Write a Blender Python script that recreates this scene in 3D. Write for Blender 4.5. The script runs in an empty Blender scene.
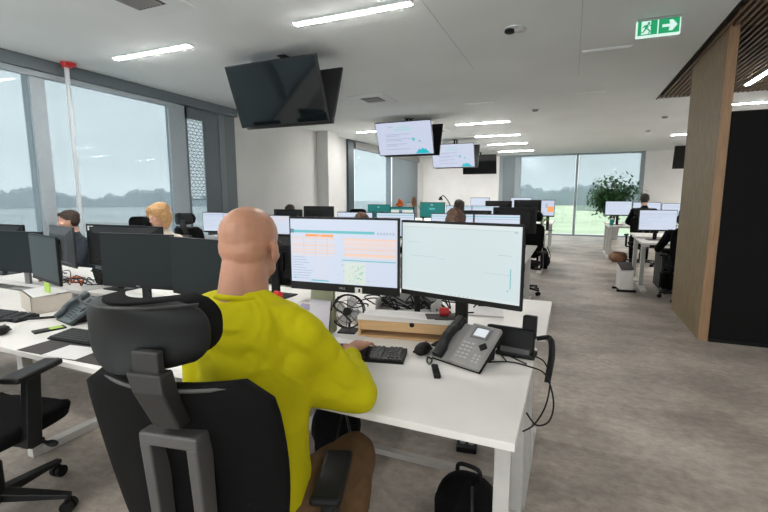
import bpy, bmesh, math, random
from mathutils import Vector, Matrix, Euler
random.seed(7)
PI = math.pi
def R(d): return math.radians(d)
SC = bpy.context.scene
COL = SC.collection

# ---------------------------------------------------------------- camera, world, exposure
cam = bpy.data.cameras.new('camera'); camo = bpy.data.objects.new('camera', cam); COL.objects.link(camo)
cam.sensor_width = 36; cam.lens = 433.5 / 768 * 36; cam.clip_start = 0.05; cam.clip_end = 2000
camo.location = (0, 0, 1.4)
camo.rotation_euler = Euler((R(90 - 7.795), 0, R(23.194)), 'XYZ')
SC.camera = camo
SC.view_settings.view_transform = 'Standard'; SC.view_settings.look = 'None'
SC.view_settings.gamma = 1; SC.view_settings.use_curve_mapping = False
SC.view_settings.exposure = 1.15

w = bpy.data.worlds.new('overcast_sky'); SC.world = w; w.use_nodes = True
nt = w.node_tree; nt.nodes.clear()
out = nt.nodes.new('ShaderNodeOutputWorld'); bg = nt.nodes.new('ShaderNodeBackground')
tc = nt.nodes.new('ShaderNodeTexCoord'); mp = nt.nodes.new('ShaderNodeMapping'); mp.inputs['Scale'].default_value = (1.5, 1.5, 6)
ns = nt.nodes.new('ShaderNodeTexNoise'); ns.inputs['Scale'].default_value = 1.6; ns.inputs['Detail'].default_value = 4
cr = nt.nodes.new('ShaderNodeValToRGB')
cr.color_ramp.elements[0].position = .35; cr.color_ramp.elements[0].color = (.83, .845, .85, 1)
cr.color_ramp.elements[1].position = .65; cr.color_ramp.elements[1].color = (.97, .97, .975, 1)
nt.links.new(tc.outputs['Generated'], mp.inputs[0]); nt.links.new(mp.outputs[0], ns.inputs['Vector'])
nt.links.new(ns.outputs['Fac'], cr.inputs[0]); nt.links.new(cr.outputs[0], bg.inputs[0])
bg.inputs[1].default_value = 1.0
nt.links.new(bg.outputs[0], out.inputs[0])
LED = 76.0            # emission of the ceiling light bars

al = bpy.data.lights.new('added_back_fill', 'AREA'); al.shape = 'RECTANGLE'; al.size = 9.0; al.size_y = 2.2; al.energy = 25; al.color = (.93, .97, 1)  # added fill lamp behind the camera, brightens the whole room
alo = bpy.data.objects.new('added_back_fill', al); COL.objects.link(alo); alo.location = (-.6, -3.35, 1.5); alo.rotation_euler = (R(95), 0, 0)

# ---------------------------------------------------------------- materials
MAT = {}
def mat(name, col, rough=.6, metal=0, noise=0, nscale=20, bump=0, bscale=100, emit=None, estr=1, trans=0, spec=.5, stretch=None, coat=0):
    if name in MAT: return MAT[name]
    m = bpy.data.materials.new(name); m.use_nodes = True; MAT[name] = m
    t = m.node_tree; b = t.nodes['Principled BSDF']
    b.inputs['Base Color'].default_value = (*col, 1); b.inputs['Roughness'].default_value = rough
    b.inputs['Metallic'].default_value = metal; b.inputs['Specular IOR Level'].default_value = spec
    if coat: b.inputs['Coat Weight'].default_value = coat; b.inputs['Coat Roughness'].default_value = .05
    if trans: b.inputs['Transmission Weight'].default_value = trans
    if emit: b.inputs['Emission Color'].default_value = (*emit, 1); b.inputs['Emission Strength'].default_value = estr
    tc = t.nodes.new('ShaderNodeTexCoord'); mp = t.nodes.new('ShaderNodeMapping')
    t.links.new(tc.outputs['Object'], mp.inputs[0])
    if stretch: mp.inputs['Scale'].default_value = stretch
    n = t.nodes.new('ShaderNodeTexNoise'); n.inputs['Scale'].default_value = nscale; n.inputs['Detail'].default_value = 3
    t.links.new(mp.outputs[0], n.inputs['Vector'])
    k = max(noise, .03)
    r = t.nodes.new('ShaderNodeValToRGB')
    r.color_ramp.elements[0].position = .3; r.color_ramp.elements[1].position = .7
    r.color_ramp.elements[0].color = (*[c * (1 - k) for c in col], 1)
    r.color_ramp.elements[1].color = (*[min(1, c * (1 + k)) for c in col], 1)
    t.links.new(n.outputs['Fac'], r.inputs[0]); t.links.new(r.outputs[0], b.inputs['Base Color'])
    if bump:
        n2 = t.nodes.new('ShaderNodeTexNoise'); n2.inputs['Scale'].default_value = bscale; n2.inputs['Detail'].default_value = 2
        t.links.new(tc.outputs['Object'], n2.inputs['Vector'])
        bp = t.nodes.new('ShaderNodeBump'); bp.inputs['Strength'].default_value = bump; bp.inputs['Distance'].default_value = .01
        t.links.new(n2.outputs['Fac'], bp.inputs['Height']); t.links.new(bp.outputs[0], b.inputs['Normal'])
    return m
SCR = .47            # brightness of the lit screens
def emis(name, col, s=1.0):
    if s == 1.0: s = SCR
    if name in MAT: return MAT[name]
    m = bpy.data.materials.new(name); m.use_nodes = True; MAT[name] = m
    t = m.node_tree; b = t.nodes['Principled BSDF']
    b.inputs['Base Color'].default_value = (.02, .02, .02, 1); b.inputs['Roughness'].default_value = .35
    b.inputs['Emission Color'].default_value = (*col, 1); b.inputs['Emission Strength'].default_value = s
    return m
def sheer(name, col, tcol, fac, transl=.5):
    """thin fabric or glass: part lets light straight through, the rest scatters it"""
    m = bpy.data.materials.new(name); m.use_nodes = True; MAT[name] = m
    t = m.node_tree; t.nodes.clear(); N = t.nodes.new
    o = N('ShaderNodeOutputMaterial'); mx = N('ShaderNodeMixShader'); tr = N('ShaderNodeBsdfTransparent')
    d = N('ShaderNodeBsdfDiffuse'); tl = N('ShaderNodeBsdfTranslucent'); m2 = N('ShaderNodeMixShader')
    tr.inputs[0].default_value = (*tcol, 1); d.inputs[0].default_value = (*col, 1); tl.inputs[0].default_value = (*col, 1)
    m2.inputs[0].default_value = transl; mx.inputs[0].default_value = fac
    t.links.new(d.outputs[0], m2.inputs[1]); t.links.new(tl.outputs[0], m2.inputs[2])
    t.links.new(tr.outputs[0], mx.inputs[1]); t.links.new(m2.outputs[0], mx.inputs[2]); t.links.new(mx.outputs[0], o.inputs[0])
    return m
def glass(name, tcol, gl=.06):
    m = bpy.data.materials.new(name); m.use_nodes = True; MAT[name] = m
    t = m.node_tree; t.nodes.clear(); N = t.nodes.new
    o = N('ShaderNodeOutputMaterial'); mx = N('ShaderNodeMixShader'); tr = N('ShaderNodeBsdfTransparent'); g = N('ShaderNodeBsdfGlossy')
    tr.inputs[0].default_value = (*tcol, 1); g.inputs['Roughness'].default_value = .02; mx.inputs[0].default_value = gl
    t.links.new(tr.outputs[0], mx.inputs[1]); t.links.new(g.outputs[0], mx.inputs[2]); t.links.new(mx.outputs[0], o.inputs[0])
    return m

M_ceil = mat('ceiling_paint', (.80, .84, .835), .9, noise=.02, nscale=1)
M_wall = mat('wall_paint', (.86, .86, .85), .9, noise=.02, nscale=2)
M_wallcool = mat('wall_paint_window_dimmed', (.62, .625, .61), .9, noise=.02, nscale=2)  # white wall; its dimmer, cooler window-side light is put into the colour
M_frame = mat('window_frame_grey', (.10, .125, .14), .5)
M_framel = mat('window_frame_pale', (.32, .37, .40), .5)
M_blk = mat('black_plastic', (.0045, .0047, .005), .5, noise=.1, spec=.25)
M_blk2 = mat('black_satin_plastic', (.009, .0095, .010), .42, noise=.08, spec=.3)
M_dkfab = mat('black_chair_fabric', (.0045, .0045, .005), .9, noise=.2, nscale=200, bump=.3, bscale=600, spec=.15)
M_hshell = mat('charcoal_headrest_plastic', (.0060, .0075, .008), .5, noise=.06, nscale=60, spec=.35)
M_backfab = mat('charcoal_back_mesh', (.0042, .0042, .0044), .8, noise=.25, nscale=260, bump=.3, bscale=700, spec=.15)
M_gframe = mat('grey_chair_frame', (.085, .082, .078), .5)
M_brk = mat('dark_bracket', (.022, .021, .020), .5)
M_white = mat('white_laminate', (.80, .775, .745), .42, noise=.015, nscale=6)
M_wedge = mat('white_desk_edge', (.58, .575, .56), .5)
M_legw = mat('white_powder_coated_steel', (.56, .555, .53), .45)
M_scroff = mat('dark_matte_screen', (.007, .012, .013), .5, noise=.05, nscale=3, spec=.3)
M_tvoff = mat('glossy_dark_tv_glass', (.004, .006, .007), .05, spec=.5)
M_mback = mat('monitor_back_plastic', (.006, .0065, .007), .5, noise=.1, spec=.3)
M_mbackg = mat('grey_monitor_back', (.05, .055, .062), .5)
M_grey = mat('mid_grey_plastic', (.20, .20, .20), .5)
M_silver = mat('silver_grey_phone_plastic', (.27, .265, .26), .42)
M_key = mat('pale_keys', (.42, .41, .40), .5)
M_paper = mat('white_paper', (.72, .71, .70), .8, noise=.03, nscale=15)
M_wood = mat('pale_birch_wood', (.62, .40, .20), .55, noise=.12, nscale=6, stretch=(1, 1, 12))
M_oak = mat('oak_slats', (.255, .19, .105), .6, noise=.22, nscale=9, stretch=(6, 6, .6), bump=.1)
M_oakl = mat('oak_edge', (.33, .20, .105), .55, noise=.15, nscale=9, stretch=(6, 6, .5))
M_slat = mat('ceiling_slat_wood', (.20, .135, .085), .6, noise=.2, nscale=8, stretch=(6, .5, 6))
M_void = mat('black_ceiling_void', (.008, .008, .009), .9)
M_panel = mat('charcoal_booth_panel', (.005, .005, .0052), .8, noise=.05, spec=.2)
M_red = mat('red_plastic', (.55, .02, .02), .4)
M_skin = mat('skin', (.60, .33, .235), .5, noise=.10, nscale=14, bump=.04, bscale=120)
M_skinm = mat('tanned_scalp_skin', (.47, .235, .145), .47, noise=.16, nscale=9, bump=.05, bscale=150)
M_yel = mat('lime_yellow_knit', (.50, .455, .005), .85, noise=.06, nscale=5, bump=.9, bscale=10, spec=.15)
for n_ in M_yel.node_tree.nodes:
    if n_.type == 'TEX_NOISE' and abs(n_.inputs['Scale'].default_value - 10) < .1: n_.inputs['Scale'].default_value = 6; n_.inputs['Distortion'].default_value = 2.2; n_.inputs['Detail'].default_value = 1
    if n_.type == 'BUMP': n_.inputs['Distance'].default_value = .025; n_.inputs['Strength'].default_value = .7
M_tan = mat('tan_brown_trousers', (.13, .07, .026), .85, noise=.15, nscale=30, bump=.2, bscale=400)
M_cloth = mat('black_clothing', (.004, .0045, .006), .9, noise=.2, nscale=20, spec=.15)
M_navy = mat('dark_navy_clothing', (.016, .024, .035), .85, noise=.2, nscale=20)
M_hairb = mat('golden_blonde_hair', (.50, .29, .12), .55, noise=.45, nscale=60, stretch=(3, 3, .6), bump=.5, bscale=120)
M_haird = mat('dark_brown_hair', (.045, .026, .018), .6, noise=.4, nscale=60, bump=.5, bscale=120)
M_hairm = mat('brown_hair', (.09, .045, .026), .6, noise=.4, nscale=60, bump=.5, bscale=120)
M_hairk = mat('black_hair', (.014, .011, .010), .6, noise=.4, nscale=60, bump=.5, bscale=120)
M_green = mat('green_leaf', (.06, .17, .055), .5, noise=.4, nscale=8)
M_greenl = mat('light_green_leaf', (.16, .30, .03), .5, noise=.4, nscale=30)
M_stem = mat('plant_stem', (.10, .07, .04), .8)
M_pot = mat('grey_planter', (.35, .34, .33), .6)
M_mesh = mat('grey_vent_metal', (.34, .35, .35), .5)
M_dgrey = mat('dark_grey_mat', (.055, .050, .048), .85, noise=.1, nscale=40)
M_lime = mat('lime_sticky_note', (.42, .62, .10), .7)
M_sage = mat('sage_green_card', (.34, .36, .23), .7)
M_orange = mat('orange_fluff', (.62, .13, .02), .9, noise=.3, nscale=60)
M_teal = mat('teal_plastic', (.02, .22, .21), .6)
M_eye = mat('eye_white', (.7, .7, .7), .2)
M_lips = mat('lips', (.42, .16, .13), .5)
M_beige = mat('cream_cardboard', (.60, .55, .47), .7)
M_brown = mat('brown_wicker', (.20, .10, .05), .8, noise=.3, nscale=60)
M_dimple = mat('socket_grey', (.10, .10, .11), .5)
E_blue = emis('screen_pale_blue_white', (.60, .67, .80), 1.0)
E_pale = emis('screen_pale_green_white', (.60, .70, .72), 1.0)
E_pale2 = emis('screen_grey_line', (.42, .52, .55), 1.0)
E_pale3 = emis('screen_white_panel', (.66, .73, .74), 1.0)
E_teal = emis('screen_teal', (.12, .50, .54), 1.0)
E_tealb = emis('screen_bright_teal', (.0, .47, .55), 1.0)
E_tealdk = emis('screen_dark_teal', (.004, .165, .15), 1.0)
E_orange = emis('screen_orange', (.95, .36, .10), 1.0)
E_peach = emis('screen_peach', (.86, .60, .47), 1.0)
E_peach2 = emis('screen_pale_peach', (.76, .66, .66), 1.0)
E_txt = emis('screen_grey_text', (.38, .46, .58), 1.0)
E_dktxt = emis('screen_dark_text', (.10, .16, .24), 1.0)
E_lav = emis('tv_lavender_white', (.56, .61, .76), 1.0)
E_lavt = emis('tv_grey_text', (.36, .42, .56), 1.0)
E_mint = emis('tv_mint', (.42, .63, .68), 1.0)
E_map = emis('screen_pale_map', (.66, .74, .68), 1.0)
E_mgreen = emis('screen_map_green', (.16, .55, .30), 1.0)
E_cream = emis('screen_cream', (.60, .66, .60), 1.0)
E_exitg = emis('exit_sign_green', (.0, .33, .12), 1.0)
E_exitw = emis('exit_sign_white', (.66, .86, .78), 1.0)
E_led = emis('led_diffuser', (1, .975, .945), LED)
E_disp = emis('phone_display_white', (.70, .74, .78), 1.0)
M_blind = sheer('grey_screen_blind', (.36, .39, .41), (.78, .82, .84), .26, .5)
M_blindd = sheer('dark_grey_blind', (.34, .36, .37), (.60, .66, .70), .70, .45)
M_blindf = sheer('far_screen_blind', (.36, .41, .43), (.80, .84, .86), .28, .5)
M_glass = glass('window_glass', (.93, .97, .97))
M_clear = sheer('milky_clear_plastic', (.80, .82, .83), (1, 1, 1), .75, .5)
M_blade = sheer('clear_fan_blade', (.6, .62, .62), (.9, .9, .9), .5, .4)

# ---------------------------------------------------------------- mesh builder
class MB:
    def __init__(s): s.bm = bmesh.new(); s.T = Matrix.Identity(4); s.m = 0
    def _v(s, p): return s.bm.verts.new(s.T @ Vector(p))
    def _f(s, vs):
        try:
            f = s.bm.faces.new(vs); f.material_index = s.m; return f
        except ValueError: return None
    def box(s, c, d, rz=0, rx=0, ry=0, m=None):
        if m is not None: s.m = m
        Q = Matrix.Translation(c) @ Euler((rx, ry, rz)).to_matrix().to_4x4()
        x, y, z = [a / 2 for a in d]
        v = [s._v(Q @ Vector(p)) for p in ((-x, -y, -z), (x, -y, -z), (x, y, -z), (-x, y, -z), (-x, -y, z), (x, -y, z), (x, y, z), (-x, y, z))]
        for f in ((3, 2, 1, 0), (4, 5, 6, 7), (0, 1, 5, 4), (1, 2, 6, 5), (2, 3, 7, 6), (3, 0, 4, 7)): s._f([v[i] for i in f])
        return s
    def bb(s, x0, x1, y0, y1, z0, z1, m=None):
        return s.box(((x0 + x1) / 2, (y0 + y1) / 2, (z0 + z1) / 2), (abs(x1 - x0), abs(y1 - y0), abs(z1 - z0)), m=m)
    def loft(s, rings, cap=True, closed=True, m=None):
        if m is not None: s.m = m
        vs = [[s._v(p) for p in r] for r in rings]
        n = len(vs[0])
        for a, b in zip(vs, vs[1:]):
            for i in range(n if closed else n - 1):
                s._f([a[i], a[(i + 1) % n], b[(i + 1) % n], b[i]])
        if cap and closed: s._f(vs[0][::-1]); s._f(vs[-1])
        return s
    def _frame(s, d):
        d = Vector(d).normalized(); u = d.cross(Vector((0, 0, 1)))
        if u.length < 1e-3: u = Vector((1, 0, 0))
        u.normalize(); return d, u, u.cross(d).normalized()
    def cyl(s, a, b, r0, r1=None, n=16, m=None):
        if r1 is None: r1 = r0
        a, b = Vector(a), Vector(b); d, u, v = s._frame(b - a)
        ring = lambda c, r: [c + (u * math.cos(2 * PI * i / n) + v * math.sin(2 * PI * i / n)) * r for i in range(n)]
        return s.loft([ring(a, r0), ring(b, r1)], m=m)
    def caps(s, a, b, r0, r1, n=14, k=4):
        a, b = Vector(a), Vector(b); d, u, v = s._frame(b - a); rs = []
        for i in range(k):
            t = PI / 2 * (1 - i / k) ; t = min(t, PI / 2 - .08)
            rs.append((a - d * r0 * math.sin(t), r0 * math.cos(t)))
        rs.append((a, r0)); rs.append((b, r1))
        for i in range(1, k + 1):
            t = min(PI / 2 * i / k, PI / 2 - .08); rs.append((b + d * r1 * math.sin(t), r1 * math.cos(t)))
        return s.loft([[c + (u * math.cos(2 * PI * i / n) + v * math.sin(2 * PI * i / n)) * r for i in range(n)] for c, r in rs])
    def tube(s, pts, r, n=8, smooth=True, m=None):
        P = [Vector(p) for p in pts]
        if smooth and len(P) > 2:
            Q = []
            for i in range(len(P) - 1):
                p0 = P[max(i - 1, 0)]; p1 = P[i]; p2 = P[i + 1]; p3 = P[min(i + 2, len(P) - 1)]
                for k in range(5):
                    t = k / 5
                    Q.append(.5 * ((2 * p1) + (p2 - p0) * t + (2 * p0 - 5 * p1 + 4 * p2 - p3) * t * t + (3 * p1 - p0 - 3 * p2 + p3) * t ** 3))
            Q.append(P[-1]); P = Q
        rings = []; pu = None
        for i, p in enumerate(P):
            d = (P[min(i + 1, len(P) - 1)] - P[max(i - 1, 0)]).normalized()
            if pu is None: _, u, _ = s._frame(d)
            else:
                u = pu - d * pu.dot(d)
                u = u.normalized() if u.length > 1e-6 else s._frame(d)[1]
            pu = u; v = d.cross(u)
            rr = r[i * len(r) // len(P)] if isinstance(r, (list, tuple)) else r
            rings.append([p + (u * math.cos(2 * PI * k / n) + v * math.sin(2 * PI * k / n)) * rr for k in range(n)])
        return s.loft(rings, m=m)
    def ell(s, c, r, rot=None, n=18, k=10, m=None):
        if m is not None: s.m = m
        Q = Matrix.Translation(c) @ ((rot or Matrix.Identity(3)).to_4x4())
        rings = []
        for j in range(k + 1):
            t = -PI / 2 + PI * j / k; t = max(min(t, PI / 2 - .06), -PI / 2 + .06)
            rings.append([Q @ Vector((r[0] * math.cos(t) * math.cos(2 * PI * i / n), r[1] * math.cos(t) * math.sin(2 * PI * i / n), r[2] * math.sin(t))) for i in range(n)])
        return s.loft(rings)
    def prism(s, poly, a, b, axis='z', m=None):
        """poly: 2D points; extruded from a to b along the axis (x: poly=(y,z), y: (x,z), z: (x,y))"""
        f = {'z': lambda p, h: (p[0], p[1], h), 'y': lambda p, h: (p[0], h, p[1]), 'x': lambda p, h: (h, p[0], p[1])}[axis]
        return s.loft([[f(p, a) for p in poly], [f(p, b) for p in poly]], m=m)
    def poly(s, pts, m=None):
        if m is not None: s.m = m
        s._f([s._v(p) for p in pts]); return s
    def ring(s, c, R0, r, nrm=(0, 0, 1), n=28, k=8, m=None):
        if m is not None: s.m = m
        d, u, v = s._frame(nrm); c = Vector(c); rings = []
        for i in range(n + 1):
            a = 2 * PI * i / n; e = u * math.cos(a) + v * math.sin(a)
            rings.append([c + e * (R0 + r * math.cos(2 * PI * j / k)) + d * r * math.sin(2 * PI * j / k) for j in range(k)])
        return s.loft(rings, cap=False)
    def build(s, name, mats, parent=None, bevel=0, smooth=False, loc=None, rot=None, seg=2, subsurf=0):
        bmesh.ops.recalc_face_normals(s.bm, faces=s.bm.faces)
        me = bpy.data.meshes.new(name); s.bm.to_mesh(me); s.bm.free()
        for m in (mats if isinstance(mats, (list, tuple)) else [mats]): me.materials.append(m)
        o = bpy.data.objects.new(name, me); COL.objects.link(o)
        if parent: o.parent = parent
        if loc: o.location = loc
        if rot: o.rotation_euler = rot
        if smooth:
            for p in me.polygons: p.use_smooth = True
        if bevel:
            b = o.modifiers.new('bevel', 'BEVEL'); b.width = bevel; b.segments = seg; b.limit_method = 'ANGLE'; b.angle_limit = R(35)
        if subsurf:
            b = o.modifiers.new('sub', 'SUBSURF'); b.levels = subsurf; b.render_levels = subsurf
        return o
def remesh(o, vox, sm=6, fac=.6, disp=0, dscale=.1):
    r = o.modifiers.new('remesh', 'REMESH'); r.mode = 'VOXEL'; r.voxel_size = vox; r.use_smooth_shade = True
    s = o.modifiers.new('smooth', 'SMOOTH'); s.iterations = sm; s.factor = fac
    if disp:
        t = bpy.data.textures.new('folds', 'CLOUDS'); t.noise_scale = dscale; t.noise_depth = 1
        d = o.modifiers.new('folds', 'DISPLACE'); d.texture = t; d.strength = disp; d.mid_level = .5; d.texture_coords = 'LOCAL'
    return o
def thing(name, label, cat, loc=(0, 0, 0), rz=0, group=None):
    o = bpy.data.objects.new(name, None); COL.objects.link(o); o.empty_display_size = .1
    o.location = loc; o.rotation_euler = (0, 0, rz); return tag(o, label, cat, group)
def tag(o, label=None, cat=None, group=None, kind=None):
    if label: o['label'] = label
    if cat: o['category'] = cat
    if group: o['group'] = group
    if kind: o['kind'] = kind
    return o
def struct(o, label=None, cat=None): return tag(o, label, cat, kind='structure')
def children(o): return [c for c in KIDS.get(o.name, [])]
def dup(root, loc, rz, label, group=None, skip=()):
    m = {}
    def cp(o, par):
        c = o.copy(); COL.objects.link(c)
        if par: c.parent = par
        for ch in [x for x in bpy.data.objects if x.parent == o]:
            if ch.name.split('.')[0] not in skip: cp(ch, c)
        return c
    r = cp(root, None); r.location = loc; r.rotation_euler = (0, 0, rz); r['label'] = label
    if group: r['group'] = group
    return r

# ---------------------------------------------------------------- room shell
X0, X1, Y0, Y1, H = -5.55, 7.0, -3.2, 17.0, 2.91
m = bpy.data.materials.new('carpet_tiles'); m.use_nodes = True; t = m.node_tree; b = t.nodes['Principled BSDF']; b.inputs['Roughness'].default_value = .48; b.inputs['Specular IOR Level'].default_value = .40
tc = t.nodes.new('ShaderNodeTexCoord'); mp = t.nodes.new('ShaderNodeMapping'); mp.inputs['Scale'].default_value = (1, 1.35, 1)
n1 = t.nodes.new('ShaderNodeTexNoise'); n1.inputs['Scale'].default_value = 1.5; n1.inputs['Detail'].default_value = 5; n1.inputs['Roughness'].default_value = .55
n2 = t.nodes.new('ShaderNodeTexNoise'); n2.inputs['Scale'].default_value = 16; n2.inputs['Detail'].default_value = 4; n2.inputs['Roughness'].default_value = .7
n3 = t.nodes.new('ShaderNodeTexVoronoi'); n3.distance = 'CHEBYCHEV'; n3.inputs['Scale'].default_value = 1.6; n3.inputs['Randomness'].default_value = .55
t.links.new(tc.outputs['Object'], mp.inputs[0])
for n in (n1, n2, n3): t.links.new(mp.outputs[0], n.inputs['Vector'])
r1 = t.nodes.new('ShaderNodeValToRGB'); r1.color_ramp.elements[0].position = .36; r1.color_ramp.elements[1].position = .64
r1.color_ramp.elements[0].color = (.30, .265, .23, 1); r1.color_ramp.elements[1].color = (.50, .445, .39, 1)
r2 = t.nodes.new('ShaderNodeValToRGB'); r2.color_ramp.elements[0].position = .3; r2.color_ramp.elements[1].position = .7
r2.color_ramp.elements[0].color = (.72, .72, .72, 1); r2.color_ramp.elements[1].color = (1.15, 1.15, 1.15, 1)
mx = t.nodes.new('ShaderNodeMix'); mx.data_type = 'RGBA'; mx.blend_type = 'MULTIPLY'; mx.inputs[0].default_value = 1
r3 = t.nodes.new('ShaderNodeMapRange'); r3.inputs[3].default_value = .93; r3.inputs[4].default_value = 1.05
sp = t.nodes.new('ShaderNodeSeparateColor'); t.links.new(n3.outputs['Color'], sp.inputs[0]); t.links.new(sp.outputs[0], r3.inputs[0])
mx2 = t.nodes.new('ShaderNodeMix'); mx2.data_type = 'RGBA'; mx2.blend_type = 'MULTIPLY'; mx2.inputs[0].default_value = 1
t.links.new(n1.outputs['Fac'], r1.inputs[0]); t.links.new(n2.outputs['Fac'], r2.inputs[0])
t.links.new(r1.outputs[0], mx.inputs[6]); t.links.new(r2.outputs[0], mx.inputs[7])
t.links.new(mx.outputs[2], mx2.inputs[6]); t.links.new(r3.outputs[0], mx2.inputs[7]); t.links.new(mx2.outputs[2], b.inputs['Base Color'])
M_carpet = m
struct(MB().bb(X0 - .3, X1 + .3, Y0 - .3, Y1 + .3, -.2, 0).build('floor', M_carpet))
SX, SY = 1.13, 8.13
c = MB(); c.bb(X0 - .3, SX, Y0 - .3, Y1 + .3, H, H + .3); c.bb(SX, X1 + .3, SY, Y1 + .3, H, H + .3)
struct(c.build('ceiling', M_ceil))
struct(MB().bb(SX, X1 + .3, Y0 - .3, SY, H + .22, H + .3).bb(SX - .001, SX + .012, Y0, SY, H - .012, H + .22).build('trim_1', M_void))
c = MB(); x = SX + .06
while x < X1: c.bb(x, x + .024, Y0, SY - .02, H - .004, H + .07); x += .056
struct(c.build('trim_2', M_slat))
struct(MB().bb(X0, X1 + .3, Y0 - .3, Y0, 0, .35).bb(X0, -5.2, Y0 - .3, Y0, .35, H).bb(4.0, X1 + .3, Y0 - .3, Y0, .35, H + .25).bb(-5.2, 4.0, Y0 - .3, Y0, 2.65, H + .25).build('wall_back', M_wall))
wi = bpy.data.objects.new('added_window_4', None); COL.objects.link(wi); struct(wi)  # added unseen window, lets extra light in from behind the camera
c = MB()
for x in (-5.17, -2.9, -.6, 1.7, 3.97): c.bb(x - .03, x + .03, Y0 - .1, Y0 - .04, .35, 2.65)
c.bb(-5.2, 4.0, Y0 - .1, Y0 - .04, .35, .41).bb(-5.2, 4.0, Y0 - .1, Y0 - .04, 2.59, 2.65).build('window_frame', M_framel, wi)
struct(MB().bb(X1, X1 + .3, Y0, Y1, 0, H + .25).build('wall_right', M_wall))
# left wall: window band up to y=6.21, white wall, second glazed part
c = MB(); c.bb(X0 - .3, X0, Y0, 6.21, 0, .45); c.bb(X0 - .3, X0, 6.21, 10.42, 0, H); c.bb(X0 - .3, X0, 16.2, Y1, 0, H)
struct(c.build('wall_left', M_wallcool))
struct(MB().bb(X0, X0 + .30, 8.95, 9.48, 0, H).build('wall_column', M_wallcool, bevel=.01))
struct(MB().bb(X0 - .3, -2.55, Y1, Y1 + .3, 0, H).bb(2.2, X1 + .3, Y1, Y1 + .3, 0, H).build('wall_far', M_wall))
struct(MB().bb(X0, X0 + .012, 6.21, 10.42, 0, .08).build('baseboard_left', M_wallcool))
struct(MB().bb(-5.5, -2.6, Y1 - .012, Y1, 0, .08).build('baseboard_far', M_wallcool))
# window 1 (left band)
wi = bpy.data.objects.new('window_1', None); COL.objects.link(wi); struct(wi)
c = MB(); c.bb(X0 - .16, X0 - .02, Y0, 6.21, .45, .53); c.bb(X0 - .16, X0 - .02, Y0, 6.21, 2.83, H)
for y in (-2.3, .45, 3.1, 4.98): c.bb(X0 - .16, X0 - .02, y - .05, y + .05, .5, H)
c.build('window_frame', M_framel, wi)
MB().bb(X0 - .11, X0 - .10, Y0, 6.21, .5, H).build('pane', M_glass, wi)
c = MB(); c.bb(X0 - .02, X0 + .10, Y0, 6.21, 2.775, H - .001); c.build('valance', M_frame, wi)
MB().bb(X0 - .01, X0 + .055, Y0, 4.98, 2.715, 2.775).build('blind_cassette', M_framel, wi)
MB().bb(X0 - .02, X0 + .03, 3.03, 3.18, .45, 2.78).build('mullion_cover', M_framel, wi)
MB().bb(X0 - .02, X0 + .03, 4.83, 5.12, .45, 2.78).build('mullion_cover', M_framel, wi)
MB().bb(X0 - .01, X0 + .02, 5.12, 5.17, .45, 2.78).bb(X0 - .01, X0 + .02, 5.50, 6.21, .45, 2.78).bb(X0 - .01, X0 + .02, 5.12, 5.50, 2.60, 2.78).build('dark_side_panel', M_frame, wi)
MB().bb(X0 - .01, X0 + .03, 5.82, 5.95, .45, 2.78).build('dark_fin', mat('pale_dark_fin', (.14, .17, .18), .5), wi)
for k, (a, b_) in enumerate(((Y0 + .05, .42), (.48, 3.03), (3.18, 4.83), (5.17, 5.50))):
    MB().bb(X0 - .004, X0 - .002, a, b_, .5, 2.72).build('blind_fabric', M_blind, wi)
# perforated facade screen outside
fs = thing('facade_screen', 'perforated white metal screen with small openings outside the left window', 'screen', (X0 - .45, 5.77, 0))
c = MB(); r_ = 0; z = 1.35
while z < 2.75:
    y = -.35 + (0.045 if r_ % 2 else 0)
    while y < .35:
        c.box((0, y, z), (.006, .060, .016), rx=R(32)); c.box((0, y + .045, z), (.006, .060, .016), rx=R(-32)); y += .09
    z += .055; r_ += 1
for y in (-.37, .37): c.bb(-.01, .01, y - .012, y + .012, -3.1, 2.85)
c.build('perforated_sheet', mat('dark_facade_metal', (.12, .15, .16), .5), fs)
# window 2 (left, further along)
wi = bpy.data.objects.new('window_2', None); COL.objects.link(wi); struct(wi)
c = MB(); c.bb(X0 - .16, X0 - .02, 10.42, 16.2, 0, .08); c.bb(X0 - .16, X0 - .02, 10.42, 16.2, 2.80, H)
for y in (10.5, 13.55, 16.12): c.bb(X0 - .16, X0 - .02, y - .06, y + .06, 0, H)
c.build('window_frame', M_framel, wi)
MB().bb(X0 - .11, X0 - .10, 10.42, 16.2, 0, H).build('pane', M_glass, wi)
MB().bb(X0 - .02, X0 + .06, 10.42, 10.74, 0, H - .002).build('dark_jamb', mat('deep_teal_jamb', (.018, .035, .045), .4), wi)
MB().bb(X0 - .0, X0 + .10, 10.78, 16.2, 2.70, H - .002).build('valance', M_grey, wi)
MB().bb(X0 + .03, X0 + .033, 10.82, 13.45, .1, 2.72).build('blind_fabric', M_blindf, wi)
MB().bb(X0 + .03, X0 + .033, 13.56, 16.18, .1, 2.72).build('blind_fabric', M_blindd, wi)
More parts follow.
